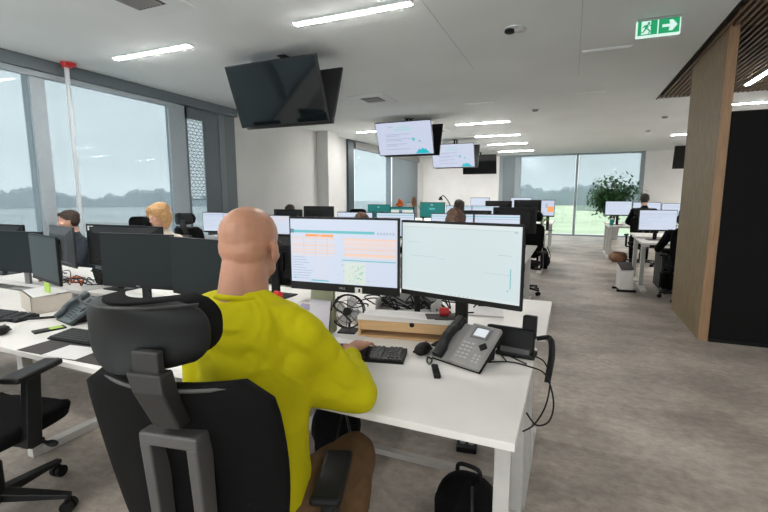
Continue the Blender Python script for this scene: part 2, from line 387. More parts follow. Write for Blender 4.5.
# window 3 (far end)
wi = bpy.data.objects.new('window_3', None); COL.objects.link(wi); struct(wi)
c = MB(); c.bb(-2.55, 2.2, Y1 + .02, Y1 + .14, 0, .05); c.bb(-2.55, 2.2, Y1 + .02, Y1 + .14, 2.86, H)
for x, w_ in ((-2.48, .14), (-1.88, .20), (.13, .08), (2.14, .12)): c.bb(x - w_ / 2, x + w_ / 2, Y1 - .02, Y1 + .14, 0, H)
c.build('window_frame', M_framel, wi)
MB().bb(-2.5, 2.15, Y1 + .09, Y1 + .10, 0, H).build('pane', M_glass, wi)
MB().bb(-2.42, -1.98, Y1 + .03, Y1 + .033, .1, 2.86).build('blind_fabric', M_blindd, wi)
MB().bb(-1.78, .08, Y1 + .03, Y1 + .033, 1.10, 2.86).build('blind_fabric', M_blindf, wi)
MB().bb(.18, 2.08, Y1 + .03, Y1 + .033, .92, 2.86).build('blind_fabric', M_blindf, wi)
MB().bb(-1.78, .08, Y1 + .025, Y1 + .04, 1.085, 1.10).bb(.18, 2.08, Y1 + .025, Y1 + .04, .905, .92).build('hem_bar', M_framel, wi)
# outdoors
M_grass = mat('grass', (.42, .52, .36), .95, noise=.15, nscale=.3)
M_field = mat('hazy_field', (.55, .59, .60), .95, noise=.15, nscale=.02)  # distance haze mixed into the field colour
tag(MB().bb(-9, 60, Y1 + .35, 400, -.75, -.7).build('lawn', M_grass), kind='structure')
tag(MB().bb(-500, X0 - .35, -300, 400, -3.2, -3.1).build('field', M_field), kind='structure')
tag(MB().bb(-30, 30, Y1 + .35, Y1 + 2.6, -.7, -.12).build('terrace', mat('pale_concrete', (.62, .62, .60), .8)), kind='structure')
def ridge(name, label, pts, base, dep, mt):
    c = MB()
    rings = []
    for (x, y, h) in pts:
        d = Vector((x, y, 0)).normalized()
        rings.append([Vector((x, y, base)), Vector((x, y, base)) + Vector((0, 0, h * .8)), Vector((x, y, base)) + d * dep * .3 + Vector((0, 0, h)), Vector((x, y, base)) + d * dep])
    c.loft(rings); tag(c.build(name, mt), label, 'trees', kind='stuff')
M_tr1 = mat('hazy_dark_trees', (.42, .47, .50), 1, noise=.10, nscale=.08)  # trees paled by haze painted into their colour
def ridgepts(a0, a1, dist, h0, h1, n=260):
    P = []
    for i in range(n + 1):
        a = R(a0 + (a1 - a0) * i / n)
        P.append((math.sin(a) * dist, math.cos(a) * dist, h0 + (h1 - h0) * (.5 + .3 * math.sin(i * .13) + .12 * math.sin(i * .61) + random.uniform(-.12, .12))))
    return P
ridge('tree_line', 'hazy low tree line beyond the field outside the left window', ridgepts(-100, -38, 220, 3, 9), -3.1, 60, M_tr1)
ridge('tree_line', 'hazy row of trees beyond the lawn outside the far window', ridgepts(-14, 22, 120, 3.2, 6), -.7, 40, M_tr1)
for k, (x, y) in enumerate(((-22, 11.5), (-24, 13.5))):
    t_ = thing('van', ('pale parked van outside the left window, nearer the light pole', 'pale parked van outside the left window, nearer the blonde woman')[k], 'van', (x, y, -3.1), R(60))
    c = MB(); c.prism([(-2.3, .35), (2.2, .35), (2.3, 1.1), (1.6, 1.3), (1.2, 2.1), (-2.2, 2.15), (-2.35, 1.9)], -.9, .9, 'y'); c.build('van_body', mat('white_van_paint', (.6, .65, .68), .4), t_, bevel=.08)
    for sx in (-1.5, 1.5): MB().cyl((sx, -.93, .35), (sx, .93, .35), .35).build('wheel', M_blk, t_)
    MB().prism([(1.25, 1.35), (1.58, 1.35), (1.22, 2.0), (.4, 2.0), (.4, 1.35)], -.91, .91, 'y').build('side_window', M_tvoff, t_)
# partition with oak slats, dark booth
d = struct(bpy.data.objects.new('wall_divider', None)); COL.objects.link(d)
MB().bb(1.246, 1.30, 5.05, 6.31, 0, H + .2).build('core', mat('dark_backing', (.03, .024, .016), .9), d)
c = MB(); y = 5.07
while y < 6.29: c.bb(1.225, 1.246, y, y + .027, 0, H + .15); y += .038
c.build('slat_cladding', M_oak, d)
MB().bb(1.225, 1.302, 5.015, 5.05, 0, H + .15).build('end_board', M_oakl, d)
struct(MB().bb(1.303, 4.4, 5.0, 6.3, .01, 2.17).build('wall_booth', M_panel, bevel=.006))
struct(MB().bb(1.303, 4.4, 4.99, 5.02, 0, .03).build('trim_3', M_blk))
# ceiling seams
struct(MB().bb(-.003, .003, Y0, 6.2, H - .002, H + .01).bb(-1.153, -1.147, Y0, 5.4, H - .002, H + .01).build('trim_4', mat('seam_grey', (.60, .61, .60), .9)))

# ---------------------------------------------------------------- ceiling fittings
def light_bar(x0, x1, y, on, label, group, along_y=False, z=H):
    t_ = thing('ceiling_light', label, 'light', ((x0 + x1) / 2, y, z), R(90) if along_y else 0, group)
    L = x1 - x0
    MB().bb(-L / 2 - .012, L / 2 + .012, -.042, .042, -.012, -.001).build('housing', M_ceil, t_)
    MB().bb(-L / 2, L / 2, -.024, .024, -.018, -.012).build('diffuser', E_led if on else mat('unlit_diffuser', (.75, .76, .76), .4), t_)
    return t_
G1 = 'lit light bars in the row above the left desks'
names = {3.42: 'lit ceiling light bar nearest the camera, above the hanging television', 7.34: None, 9.27: 'lit ceiling light bar, nearest of the four stacked towards the far window',
         11.28: 'lit ceiling light bar, second of the four stacked towards the far window', 13.12: 'lit ceiling light bar, third of the four stacked towards the far window', 15.25: 'lit ceiling light bar, farthest of the four by the far window'}
for y, l in names.items():
    if l: light_bar(-2.31, -1.24, y, True, l, G1)
light_bar(-1.70, -1.22, 7.34, False, 'unlit light slot in the ceiling beside the second hanging television', 'unlit light slots')
light_bar(.03, .47, 5.24, False, 'unlit light slot in the ceiling, the one nearer the exit sign', 'unlit light slots')
light_bar(.03, .37, 7.28, False, 'unlit light slot in the ceiling, the one farther behind the exit sign', 'unlit light slots')
light_bar(-4.68, -3.60, 3.45, True, 'lit ceiling light bar near the left windows', 'lit light bars by the left wall')
light_bar(-4.72, -3.62, 9.43, True, 'lit ceiling light bar half hidden behind the hanging white screen', 'lit light bars by the left wall')
for y_, q_ in ((11.28, 'above the far left window'), (15.25, 'in the far left corner')): light_bar(-4.72, -3.62, y_, True, 'added ceiling light bar ' + q_ + ', hidden behind the white slide screens', 'lit light bars by the left wall')  # bars added out of sight to brighten the far end
light_bar(-4.72, -3.62, 13.1, True, 'lit ceiling light bar far back near the left wall', 'lit light bars by the left wall')
light_bar(-4.68, -3.60, 1.5, True, 'added ceiling light bar left of the picture by the window', 'added light bars outside the view')  # added lamp out of view, lifts the left side
for y in (-.6,):  # unseen bars added to light the foreground
    light_bar(-2.31, -1.24, y, True, 'added ceiling light bar behind the viewpoint', 'added light bars outside the view')
    light_bar(-4.68, -3.60, y, True, 'added ceiling light bar behind the viewpoint', 'added light bars outside the view')
light_bar(2.24, 3.3, 9.02, True, 'lit light bar in the white ceiling just above the dark booth', 'lit light bars on the right')
light_bar(2.18, 3.2, 12.85, True, 'lit light bar far back beside the slatted oak divider', 'lit light bars on the right')
for y_, q_ in ((9.02, 'nearest'), (11.0, 'second'), (12.85, 'third'), (15.25, 'farthest')): light_bar(4.4, 5.5, y_, True, q_ + ' added ceiling light bar hidden behind the dark booth', 'added light bars behind the booth')  # row of lamps added out of sight for more light on the right
light_bar(1.55, 2.65, 7.0, True, 'lit light bar set in the slatted wooden ceiling', 'lit light bars on the right', along_y=True, z=H - .004)
light_bar(1.55, 2.65, 2.4, True, 'lit light bar in the slatted wooden ceiling outside the picture to the right', 'lit light bars on the right', along_y=True, z=H - .004)
light_bar(1.55, 2.65, -1.2, True, 'lit light bar in the slatted wooden ceiling behind the viewpoint', 'lit light bars on the right', along_y=True, z=H - .004)
def vent(x, y, label, s=.30):
    t_ = thing('ceiling_vent', label, 'vent', (x, y, H), 0, 'square ceiling vents')
    MB().bb(-s, s, -s, s, -.012, -.001).build('frame', M_ceil, t_, bevel=.004)
    c = MB()
    for k in range(7): c.box((-.12 + k * .04, 0, -.018), (.006, .26, .02), ry=R(35))
    c.build('louvres', M_mesh, t_); MB().bb(-.15, .15, -.15, .15, -.0135, -.012).build('opening', M_dgrey, t_)
vent(-2.93, 6.4, 'square ceiling vent behind the large dark television')
vent(-3.15, 2.52, 'square ceiling vent at the top edge near the left light bar')
vent(-2.93, 9.9, 'square ceiling vent beyond the first white screen', .25)
t_ = thing('ceiling_camera', 'round white ceiling camera with dark lens and a curved white cover', 'camera', (-.56, 4.3, H))
MB().cyl((0, 0, -.008), (0, 0, 0), .085, n=32).build('mounting_plate', M_ceil, t_)
MB().ell((-.035, 0, -.02), (.05, .05, .022)).build('lens_dome', M_blk, t_, smooth=True)
MB().ell((.05, .0, -.018), (.06, .045, .020)).build('cover', mat('white_cover', (.5, .5, .5), .4), t_, smooth=True)
for k, (x, y, lb) in enumerate(((-.66, 8.22, 'small smoke detector on the ceiling between the light bars and exit sign'), (1.54, 9.88, 'small smoke detector on the ceiling just past the slatted ceiling'), (1.53, 11.76, 'small smoke detector on the ceiling, farther one right of centre'))):
    t_ = thing('smoke_detector', lb, 'smoke detector', (x, y, H), 0, 'small ceiling detectors')
    MB().cyl((0, 0, -.012), (0, 0, 0), .07, n=24).build('base_plate', M_ceil, t_)
    MB().cyl((0, 0, -.04), (0, 0, -.012), .04, .055, n=24).build('sensor_head', M_grey, t_)
# exit sign
t_ = thing('exit_sign', 'green and white hanging exit sign with running figure and right arrow', 'sign', (.60, 4.53, 0), R(2))
c = MB(); c.bb(-.165, .165, -.012, .012, 2.755, 2.925 - .015); c.build('sign_body', E_exitw, t_, bevel=.003)
MB().bb(-.165, .165, -.02, .02, H - .02, H - .001).bb(-.165, -.160, -.006, .006, 2.9, H).bb(.160, .165, -.006, .006, 2.9, H).build('mounting_rail', M_mesh, t_)
zc = 2.832; yf = -.0135
c = MB(); c.bb(-.152, -.006, yf, -.012, zc - .058, zc + .062); c.bb(.004, .155, yf, -.012, zc - .058, zc + .062); c.build('green_field', E_exitg, t_)
P = lambda pts, dy=-.0145: c.poly([(x, dy, zc + z) for x, z in pts])
c = MB(); P([(-.125, -.05), (-.055, -.05), (-.055, .055), (-.125, .055)])     # white doorway
c.build('doorway_symbol', E_exitw, t_); c = MB(); P([(.03, .013), (.085, .013), (.078, .045), (.105, .045), (.14, .002), (.105, -.041), (.078, -.041), (.085, -.010), (.03, -.010)])
c.build('arrow_symbol', E_exitw, t_)
c = MB(); P2 = lambda pts: c.poly([(x, -.0152, zc + z) for x, z in pts])
P2([(-.083, .035), (-.073, .048), (-.061, .044), (-.062, .030), (-.072, .026)])
P2([(-.104, .022), (-.078, .028), (-.070, .012), (-.083, -.012), (-.100, -.004)])
P2([(-.078, .026), (-.050, .006), (-.045, .012), (-.072, .030)]); P2([(-.104, .022), (-.120, .004), (-.114, .0), (-.098, .014)])
P2([(-.083, -.012), (-.066, -.030), (-.074, -.048), (-.066, -.050), (-.055, -.028), (-.075, -.004)])
P2([(-.098, -.004), (-.112, -.028), (-.138, -.032), (-.138, -.040), (-.107, -.036), (-.086, -.010)])
c.build('running_figure', E_exitg, t_)
# service pole by the left window with red cap
t_ = thing('service_pole', 'slim milky white vertical pole with a red cap in front of left window', 'pole', (X0 + .2, 3.33, 0))
MB().cyl((0, 0, 0), (0, 0, H - .06), .024, n=20).build('tube', M_clear, t_, smooth=False)
MB().cyl((0, 0, 0), (0, 0, .015), .09, n=24).build('foot_plate', M_legw, t_)
MB().cyl((0, 0, H - .06), (0, 0, H - .002), .045, .055, n=24).bb(.0, .10, -.03, .05, H - .05, H - .012).build('red_cap', M_red, t_)

# ---------------------------------------------------------------- televisions
def tv_quad(c, x0, x1, z0, z1, m, d=0):
    c.poly([(x0, d, z0), (x1, d, z0), (x1, d, z1), (x0, d, z1)], m=m)
def tv(label, loc, rz, W, tilt, content=None, group=None, hang=True, drop=0.0, flip=1):
    Hh = W * .573
    t_ = thing('television', label, 'television', loc, rz, group)
    Q = Matrix.Rotation(tilt, 4, 'X')
    def b(c): c.T = Q; return c
    b(MB()).bb(-W / 2, W / 2, 0, .035, -Hh / 2, Hh / 2).box((0, .05, -.05), (W * .6, .03, Hh * .6)).build('casing', M_blk, t_, bevel=.004) if False else None
    c = b(MB()); c.bb(-W / 2, W / 2, 0, .03, -Hh / 2, Hh / 2); c.bb(-W * .33, W * .33, .03, .055, -Hh * .42, Hh * .2); c.build('casing', M_blk2, t_, bevel=.004)
    c = b(MB()); tv_quad(c, -W / 2 + .012, W / 2 - .012, -Hh / 2 + .018, Hh / 2 - .012, 0, -.001)
    mats = [M_tvoff]
    if content == 'slide':
        mats = [E_lav, E_lavt, E_mint, E_tealb, E_teal]
        tv_quad(c, -.18, .16, .155, .195, 2, -.002); tv_quad(c, -.14, .12, .21, .235, 2, -.002)
        for k, (a, e, zz) in enumerate(((-.38, .12, .09), (-.38, -.1, .06), (-.38, .2, .0), (-.38, -.05, -.03), (-.38, .05, -.10), (-.38, -.15, -.13), (-.38, .1, -.2), (-.3, -.2, .235))):
            tv_quad(c, a, e, zz - .006, zz + .006, 1, -.002)
        c.m = 3; c.poly([(.20, -.002, -.30), (.50, -.002, -.30), (.44, -.002, -.25), (.42, -.002, -.20), (.39, -.002, -.23), (.35, -.002, -.19), (.31, -.002, -.24), (.285, -.002, -.20), (.25, -.002, -.25)])
        for (cx, cz, r, mm) in ((.19, -.02, .032, 4), (.31, -.06, .018, 3), (.31, .0, .010, 2)):
            c.m = mm; c.poly([(cx + r * math.cos(a * PI / 6), -.002, cz + r * math.sin(a * PI / 6)) for a in range(12)])
    c.build('screen', mats, t_)
    if hang:
        zt = H - loc[2]
        if 1:
            c = MB(); py = .15; c.bb(-.02, .02, py - .02, py + .02, -.02, zt - .001); c.bb(-.05, .05, py - .04, py + .04, zt - .010, zt - .001)
            p = Q @ Vector((0, .05, 0)); c.cyl((0, p.y, p.z), (0, py, 0), .02); c.build('ceiling_mount', M_blk, t_)
    return t_
tv('large switched-off television tilting down, nearest the camera', (-2.95, 3.96, 2.483), R(0), 1.15, R(21.5), group=None)
tv('switched-off television seen from behind, back to back with the nearest one', (-2.95, 4.30, 2.483), R(180), 1.15, R(20))
tv('hanging television showing a pale slide, nearer of the two lit ones', (-3.03, 8.06, 2.51), R(-1), 1.15, R(23), 'slide')
tv('dark television behind the nearer lit slide television, facing away', (-2.96, 8.42, 2.50), R(180), 1.15, R(20))
tv('hanging television showing a pale slide, farther and smaller one', (-2.95, 11.52, 2.47), 0, 1.15, R(24), 'slide')
tv('dark television behind the farther lit slide television, facing away', (-2.90, 11.88, 2.47), R(180), 1.15, R(20))
tv('small black television on the far wall beside the far window', (-2.96, 15.2, 2.49), 0, 1.15, R(12))
tv('black television hanging at the right, half hidden by the oak divider', (3.25, 15.2, 2.53), 0, 1.15, R(12))

# ---------------------------------------------------------------- desks
def desk(label, x0, x1, y0, y1, z, legs=(), group='white office desks'):
    t_ = thing('desk', label, 'desk', ((x0 + x1) / 2, (y0 + y1) / 2, 0), 0, group)
    hx, hy = (x1 - x0) / 2, (y1 - y0) / 2
    MB().bb(-hx, hx, -hy, hy, z - .025, z).build('tabletop', M_white, t_, bevel=.002)
    MB().bb(-hx + .12, hx - .12, -.02, .02, z - .065, z - .025).bb(-hx + .12, hx - .12, hy - .12, hy - .09, z - .06, z - .025).build('cross_beam', M_legw, t_)
    for (kind, lx, a, b_) in legs:      # kind 'O': two legs and a floor bar; 'T': one column and a foot
        lx = lx - (x0 + x1) / 2; a -= (y0 + y1) / 2; b_ -= (y0 + y1) / 2
        if kind == 'O':
            for yy in (a + .025, b_ - .025): MB().bb(lx - .025, lx + .025, yy - .025, yy + .025, .0, z - .025).build('leg', M_legw, t_, bevel=.003)
            MB().bb(lx - .03, lx + .03, a + .05, b_ - .05, .0, .045).build('floor_bar', M_legw, t_, bevel=.003)
            MB().bb(lx - .03, lx + .03, a + .05, b_ - .05, z - .065, z - .025).build('top_bar', M_legw, t_)
        else:
            MB().bb(lx - .03, lx + .03, (a + b_) / 2 - .04, (a + b_) / 2 + .04, .03, z - .025).build('leg', M_legw, t_, bevel=.003)
            c = MB(); c.prism([(a, .0), (b_, .0), (b_, .018), ((a + b_) / 2 + .06, .035), ((a + b_) / 2 - .06, .035), (a, .018)], lx - .04, lx + .04, 'x'); c.build('foot', M_legw, t_)
            MB().bb(lx - .03, lx + .03, a + .05, b_ - .05, z - .065, z - .025).build('top_bar', M_legw, t_)
    return t_
desk('white desk at which the man in the yellow sweater works', -1.48, -.105, 1.155, 1.98, .73, (('O', -.155, 1.30, 1.86), ('O', -1.42, 1.30, 1.86)))
desk('white desk with black mat and paper left of the yellow-sweater man', -2.90, -1.50, 1.155, 1.96, .66, (('O', -2.62, 1.25, 1.88), ('O', -1.57, 1.30, 1.86)))
desk('leftmost near white desk carrying the cream box', -4.32, -2.91, 1.155, 1.96, .66, (('O', -4.26, 1.30, 1.86),))
desk('white desk opposite the yellow-sweater man, end at the aisle', -1.48, -.075, 2.03, 2.76, .77, (('T', -.16, 1.89, 2.62), ('T', -1.40, 2.05, 2.72)))
desk('white desk in front of the blonde woman', -3.30, -1.50, 2.03, 2.76, .70, (('T', -3.2, 2.05, 2.72),))
desk('white desk in front of the dark-haired man by the window', -5.45, -3.32, 2.03, 2.76, .70, (('T', -5.3, 2.05, 2.72),))
rowdesk = []
for r_, (ya, nm) in enumerate(((4.72, 'second'), (8.22, 'third'), (11.72, 'fourth'))):
    for s_, (a, b_) in enumerate(((ya, ya + .78), (ya + .82, ya + 1.6))):
        for k in range(3 if r_ == 0 else 3):
            xr = -.40 - k * 1.62; side = ('near', 'far')[s_]; pos = ('at the aisle end', 'in the middle', 'at the window end')[k]
            desk('white desk on the %s side of the %s desk row, %s' % (side, nm, pos), xr - 1.6, xr, a, b_, .73, (('T', xr - .08, a + .03, b_ - .03),) if k == 0 else (('T', xr - .08, a + .03, b_ - .03),))
desk('white desk nearest the oak divider on the right of the aisle', 1.0, 2.6, 7.30, 8.08, .73, (('T', 1.06, 7.28, 8.05), ('T', 2.5, 7.33, 8.05)))
desk('white desk behind the one nearest the oak divider', 1.0, 2.6, 8.12, 8.90, .76, (('T', 1.06, 8.15, 8.88),))
desk('white desk by the tall plant on the right of the aisle', .78, 2.38, 10.75, 11.53, .76, (('O', .84, 10.8, 11.5),))
desk('far white desk just in front of the tall plant', .78, 2.38, 11.57, 12.35, .76, (('O', .84, 11.6, 12.3),))
# power box and crossbar under the main desk, cable tray
t_ = thing('floor_socket_box', 'small black socket box on the carpet under the white desk', 'socket box', (-.465, 2.27, 0), R(8))
MB().bb(-.055, .055, -.055, .055, 0, .03).build('housing', M_blk, t_, bevel=.004)
for sx in (-.024, .024): MB().cyl((sx, 0, .030), (sx, 0, .032), .017, n=20).build('socket', mat('socket_grey2', (.25, .25, .26), .5), t_)

# ---------------------------------------------------------------- monitors
def rects(c, L, W, Hh, y):
    for (u0, v0, u1, v1, m) in L: c.poly([(-W / 2 + u0 * W, y, Hh / 2 - v1 * Hh), (-W / 2 + u1 * W, y, Hh / 2 - v1 * Hh), (-W / 2 + u1 * W, y, Hh / 2 - v0 * Hh), (-W / 2 + u0 * W, y, Hh / 2 - v0 * Hh)], m=m)
rnd = random.Random(3)
def content_table():
    mats = [E_blue, E_teal, E_orange, E_peach, E_peach2, E_txt, E_dktxt, E_map, E_mgreen]
    L = [(0, .175, .80, .215, 1), (0, .16, .035, .22, 6)]
    for k in range(6): L.append((.825 + k * .027, .185, .84 + k * .027, .22, 5))
    L.append((.15, .235, .42, .275, 2)); L.append((.27, .237, .31, .27, 4))
    for k in range(8):
        v = .29 + k * .038
        L.append((0.01, v, .43, v + .018, 4 if k % 3 else 3)); 
        L.append((.52 + (.02 if k % 2 else 0), v - .005, .99, v + .02, 4 if k % 2 else 3))
    L += [(.52, .31, .99, .42, 4), (.02, .47, .42, .485, 3), (.52, .53, .98, .555, 3), (.02, .40, .42, .41, 3)]
    for k in range(3): L.append((.13 + .115 * k, .30, .133 + .115 * k, .58, 5))
    for k in range(9):
        v = .60 + .042 * k; L.append((.02 + .0 * k, v, .12 + .10 * rnd.random(), v + .010, 5))
        L.append((.25, v, .30 + .1 * rnd.random(), v + .008, 4))
    L += [(.50, .615, .99, .63, 1), (.52, .65, .72, .99, 7), (.20, .955, .37, .975, 1), (.02, .93, .05, .95, 1)]
    for k in range(26): 
        u = .55 + .14 * rnd.random(); v = .70 + .2 * rnd.random(); L.append((u, v, u + .014, v + .02, (8, 8, 1)[k % 3]))
    for k in range(10):
        u = .43 + .4 * rnd.random(); v = .68 + .28 * rnd.random(); L.append((u, v, u + .04 * rnd.random() + .01, v + .012, 5))
    return mats, L
def content_doc():
    mats = [E_pale, E_pale2, E_pale3, E_teal, E_dktxt]
    L = [(0, .0, 1, .05, 2), (.02, .055, .30, .06, 1), (.35, .06, .95, .064, 1), (.06, .275, .18, .281, 1), (.04, .28, .98, .2825, 2), (.08, .47, .33, .476, 1), (.34, .49, .40, .496, 1),
         (.83, .37, .93, .377, 1), (.72, .62, .92, .625, 1), (.925, .54, .932, .80, 3), (.905, .82, .915, .84, 3), (.945, .06, .97, .085, 1), (.0, .965, 1, 1, 2)]
    for k in range(7): L.append((.42 + .035 * k, .975, .43 + .035 * k, .99, 4 if k % 2 else 3))
    for k in range(14): 
        u = .03 + .5 * rnd.random(); v = .08 + .85 * rnd.random(); L.append((u, v, u + .05 + .25 * rnd.random(), v + .003, 2))
    return mats, L
def content_sheet(a=E_blue, b_=E_txt, c_=E_teal):
    def f():
        L = [(0, .07, 1, .10, 2), (0, .17, 1, .19, 1)]
        for k in range(6): L.append((.04, .28 + .1 * k, .2 + .7 * rnd.random(), .29 + .1 * k, 1))
        return [a, b_, c_], L
    return f
def content_teal():
    return [E_tealdk, E_teal, E_mint], [(.36, .38, .62, .44, 1), (.38, .46, .60, .50, 1), (.44, .12, .52, .2, 2)]
def content_cream():
    return [E_cream, E_tealdk, E_dktxt], [(0, 0, 1, .16, 1), (.36, .18, .50, .5, 2)]
SW, SH = .527, .296
def monitor(label, loc, rz, on=None, w_=.54, h=.325, lift=.27, bot=.024, group=None, back=None, stand=True, logo='DELL', standpos=(0, .05), offmat=None):
    """root on the surface at the stand; lift = height of the lower edge above that surface"""
    t_ = thing('computer_monitor', label, 'monitor', loc, rz, group)
    sx, sy = standpos
    M = Matrix.Translation((-sx, -sy, lift + h / 2))
    bk = back or M_mback
    c = MB(); c.T = M; c.bb(-w_ / 2, w_ / 2, 0, .018, -h / 2, h / 2)
    c.loft([[(-w_ * .46, .018, -h * .44), (w_ * .46, .018, -h * .44), (w_ * .46, .018, h * .46), (-w_ * .46, .018, h * .46)], [(-w_ * .36, .045, -h * .34), (w_ * .36, .045, -h * .34), (w_ * .36, .045, h * .3), (-w_ * .36, .045, h * .3)]])
    c.build('casing', bk, t_, bevel=.003)
    c = MB(); c.T = M
    s_w, s_h = w_ - .016, h - .010 - bot
    off = (bot - .010) / 2
    c.T = M @ Matrix.Translation((0, 0, off))
    y = -.0012
    c.poly([(-s_w / 2, y, -s_h / 2), (s_w / 2, y, -s_h / 2), (s_w / 2, y, s_h / 2), (-s_w / 2, y, s_h / 2)], m=0)
    if on:
        mats, L = on(); rects(c, L, s_w, s_h, y - .0006)
    else: mats = [offmat or M_scroff]
    c.build('screen', mats, t_)
    if logo:
        cu = bpy.data.curves.new('logo', 'FONT'); cu.body = logo; cu.size = .014; cu.align_x = 'CENTER'; cu.extrude = .0003
        me = bpy.data.meshes.new_from_object(bpy.data.objects.new('tmp', cu)); me.materials.clear(); me.materials.append(mat('logo_grey', (.5, .5, .5), .3, metal=.5))
        o = bpy.data.objects.new('logo', me); COL.objects.link(o); o.parent = t_
        o.location = (-sx, -sy - .0015, lift + bot / 2 - .005); o.rotation_euler = (PI / 2, 0, 0)
    if stand:
        MB().bb(-.028, .028, .0, .022, .008, lift + h * .55).build('stand_neck', M_blk2 if not back else M_grey, t_, bevel=.004)
        c = MB(); c.T = M; c.bb(-.06, .06, .04, .06 + max(0, sy - .05), -.06, .06)
        c.build('hinge', M_blk, t_)
        MB().bb(-.11, .11, -.07, .08, 0, .010).build('stand_base', M_blk2 if not back else M_grey, t_, bevel=.004)
    return t_
# the two lit monitors of the man in yellow
def put_monitor(label, c, yaw, zd, **k):
    """c: centre of the screen face; monitor stands on surface zd"""
    h = k.get('h', .325); sp = k.get('standpos', (0, .05)); 
    cs, sn = math.cos(yaw), math.sin(yaw)
    loc = (c[0] + sp[0] * cs - sp[1] * sn, c[1] + sp[0] * sn + sp[1] * cs, zd)
    k['lift'] = c[2] - h / 2 - zd
    return monitor(label, loc, yaw, **k)
put_monitor('lit monitor showing a table of orange and teal rows, in front of the bald man', (-.938, 1.708, 1.138), R(3.9), .73, on=content_table, h=.342, bot=.038, standpos=(.0, .09), stand=False)
st = bpy.data.objects['computer_monitor']
MB().box((.08, -.0925, .2515), (.034, .001, .026)).build('white_sticker', M_paper, st); MB().box((.084, -.0932, .2515), (.009, .0005, .016)).build('sticker_mark', M_blk, st)
MB_ = put_monitor('lit monitor showing a nearly blank pale page, right of the table screen', (-.412, 1.706, 1.137), R(-13), .73, on=content_doc, h=.326, bot=.022, standpos=(-.05, .15), logo=None)
t_ = thing('display_mount', 'black monitor arm pole rising between the two lit monitors', 'monitor arm', (-.705, 2.085, .77))
MB().bb(-.04, .04, -.04, .04, 0, .02).build('clamp', M_blk, t_); MB().cyl((0, 0, .02), (0, 0, .42), .016).build('pole', M_blk, t_)
MB().cyl((0, 0, .36), (-.20, -.15, .36), .016).cyl((-.20, -.15, .36), (-.235, -.31, .36), .014).bb(-.29, -.18, -.325, -.305, .31, .41).build('arm', M_blk, t_)
GN = 'switched-off monitors on the left desks'
put_monitor('dark switched-off monitor just above the empty headrest, left one of its pair', (-2.375, 1.777, 1.017), R(7.5), .66, group=GN, h=.33)
put_monitor('dark switched-off monitor partly hidden behind the bald head', (-1.835, 1.75, 1.010), R(-8), .66, group=GN, h=.33)
put_monitor('grey switched-off monitor angled at the far left, its right edge seen side on', (-3.335, 1.80, .975), R(-13), .66, group=GN, h=.33, logo=None, offmat=mat('dark_matte_screen_b', (.04, .055, .06), .5, spec=.4))
put_monitor('dark switched-off monitor cut by the left edge of the picture', (-4.02, 1.99, .965), R(8), .66, group=GN, h=.33, logo=None, back=M_mback)

def backmon(label, x, y, ztop, zd, rz=0, w_=.54, **k):
    h = .33; return put_monitor(label, (x, y, ztop - h / 2), PI + rz, zd, w_=w_, h=h, logo=None, group='monitors seen from behind', **k)
bm1 = backmon('wide black monitor seen from behind with a white label, near the blonde woman', -3.13, 2.26, 1.185, .70, w_=.84)
backmon('dark monitor seen from behind in front of the dark-haired man', -3.86, 2.25, 1.16, .70, R(-14), back=M_mbackg)
backmon('dark monitor seen from behind at the far left edge', -4.75, 2.30, 1.15, .70)
backmon('black monitor seen from behind, showing between bald head and table screen', -1.70, 2.28, 1.165, .77)
tag(MB().bb(0, .066, 0, .001, 0, .036).build('label_sticker', M_paper, bm1), None); bpy.data.objects['label_sticker'].location = (.41 - .07 + .03, .0, 0)
bpy.data.objects['label_sticker'].location = (.33, -.03, .435)
# second row, near side: screens on
G2 = 'lit monitors of the second desk row'
for x, yaw, lb, cf in ((-5.29, 12, 'lit white monitor against the left wall in the second row', content_sheet(E_blue, E_txt, E_lavt)), (-4.75, -3, 'lit white monitor just left of the bald head, second row', content_sheet(E_blue, E_txt, E_lavt)),
                   (-4.02, 0, 'lit monitor with peach lines just right of the bald head', content_sheet(E_blue, E_peach, E_peach)),
                   (-2.69, 0, 'lit monitor with a brown-haired head before it, above the table screen', content_sheet(E_blue, E_lavt, E_blue)), (-2.10, 0, 'lit monitor right of the teal strip, above the table screen', content_sheet(E_blue, E_lavt, E_teal)),
                   (-1.345, 0, 'lit monitor hidden behind the leaning person in the second row', content_sheet()), (-.80, 0, 'lit monitor showing above the blank pale page screen', content_sheet(E_blue, E_txt, E_teal))):
    y = 5.45 if x < -5 else 5.27
    ztop = {-5.29: 1.155, -4.75: 1.16, -4.02: 1.135}.get(x, 1.20)
    put_monitor(lb, (x, y, ztop - .17), R(yaw), .73, on=cf, group=G2, logo=None, h=.33)
for x, ztop, lb in ((-3.58, 1.255, 'black monitor seen from behind left of the headrest in the second row'), (-4.15, 1.20, 'black monitor seen from behind beyond the bald head'), (-.66, 1.265, 'large black monitor seen from behind at the aisle end of the second row'), (-1.22, 1.22, 'black monitor seen from behind, second from the aisle in the second row')):
    backmon(lb, x, 5.80, ztop, .73)
G3 = 'lit monitors of the third desk row'
for x, ztop, cf, lb in ((-2.66, 1.285, content_teal, 'dark teal lit monitor with a small pale mark, third row'), (-3.33, 1.18, content_cream, 'cream and teal lit monitor with orange toy on top'), (-3.88, 1.23, content_teal, 'teal lit monitor half hidden above the table screen'),
                        (-2.1, 1.22, content_sheet(), 'lit monitor behind the leaning person, third row'), (-1.56, 1.22, content_sheet(), 'pale lit monitor left of the two black monitor backs, third row')):
    put_monitor(lb, (x, 8.77, ztop - .165), 0, .73, on=cf, group=G3, logo=None, h=.33)
backmon('black monitor seen from behind, third row, left one of the pair by the aisle', -1.38, 9.25, 1.315, .73)
backmon('black monitor seen from behind, third row, nearest the aisle', -.80, 9.25, 1.335, .73)
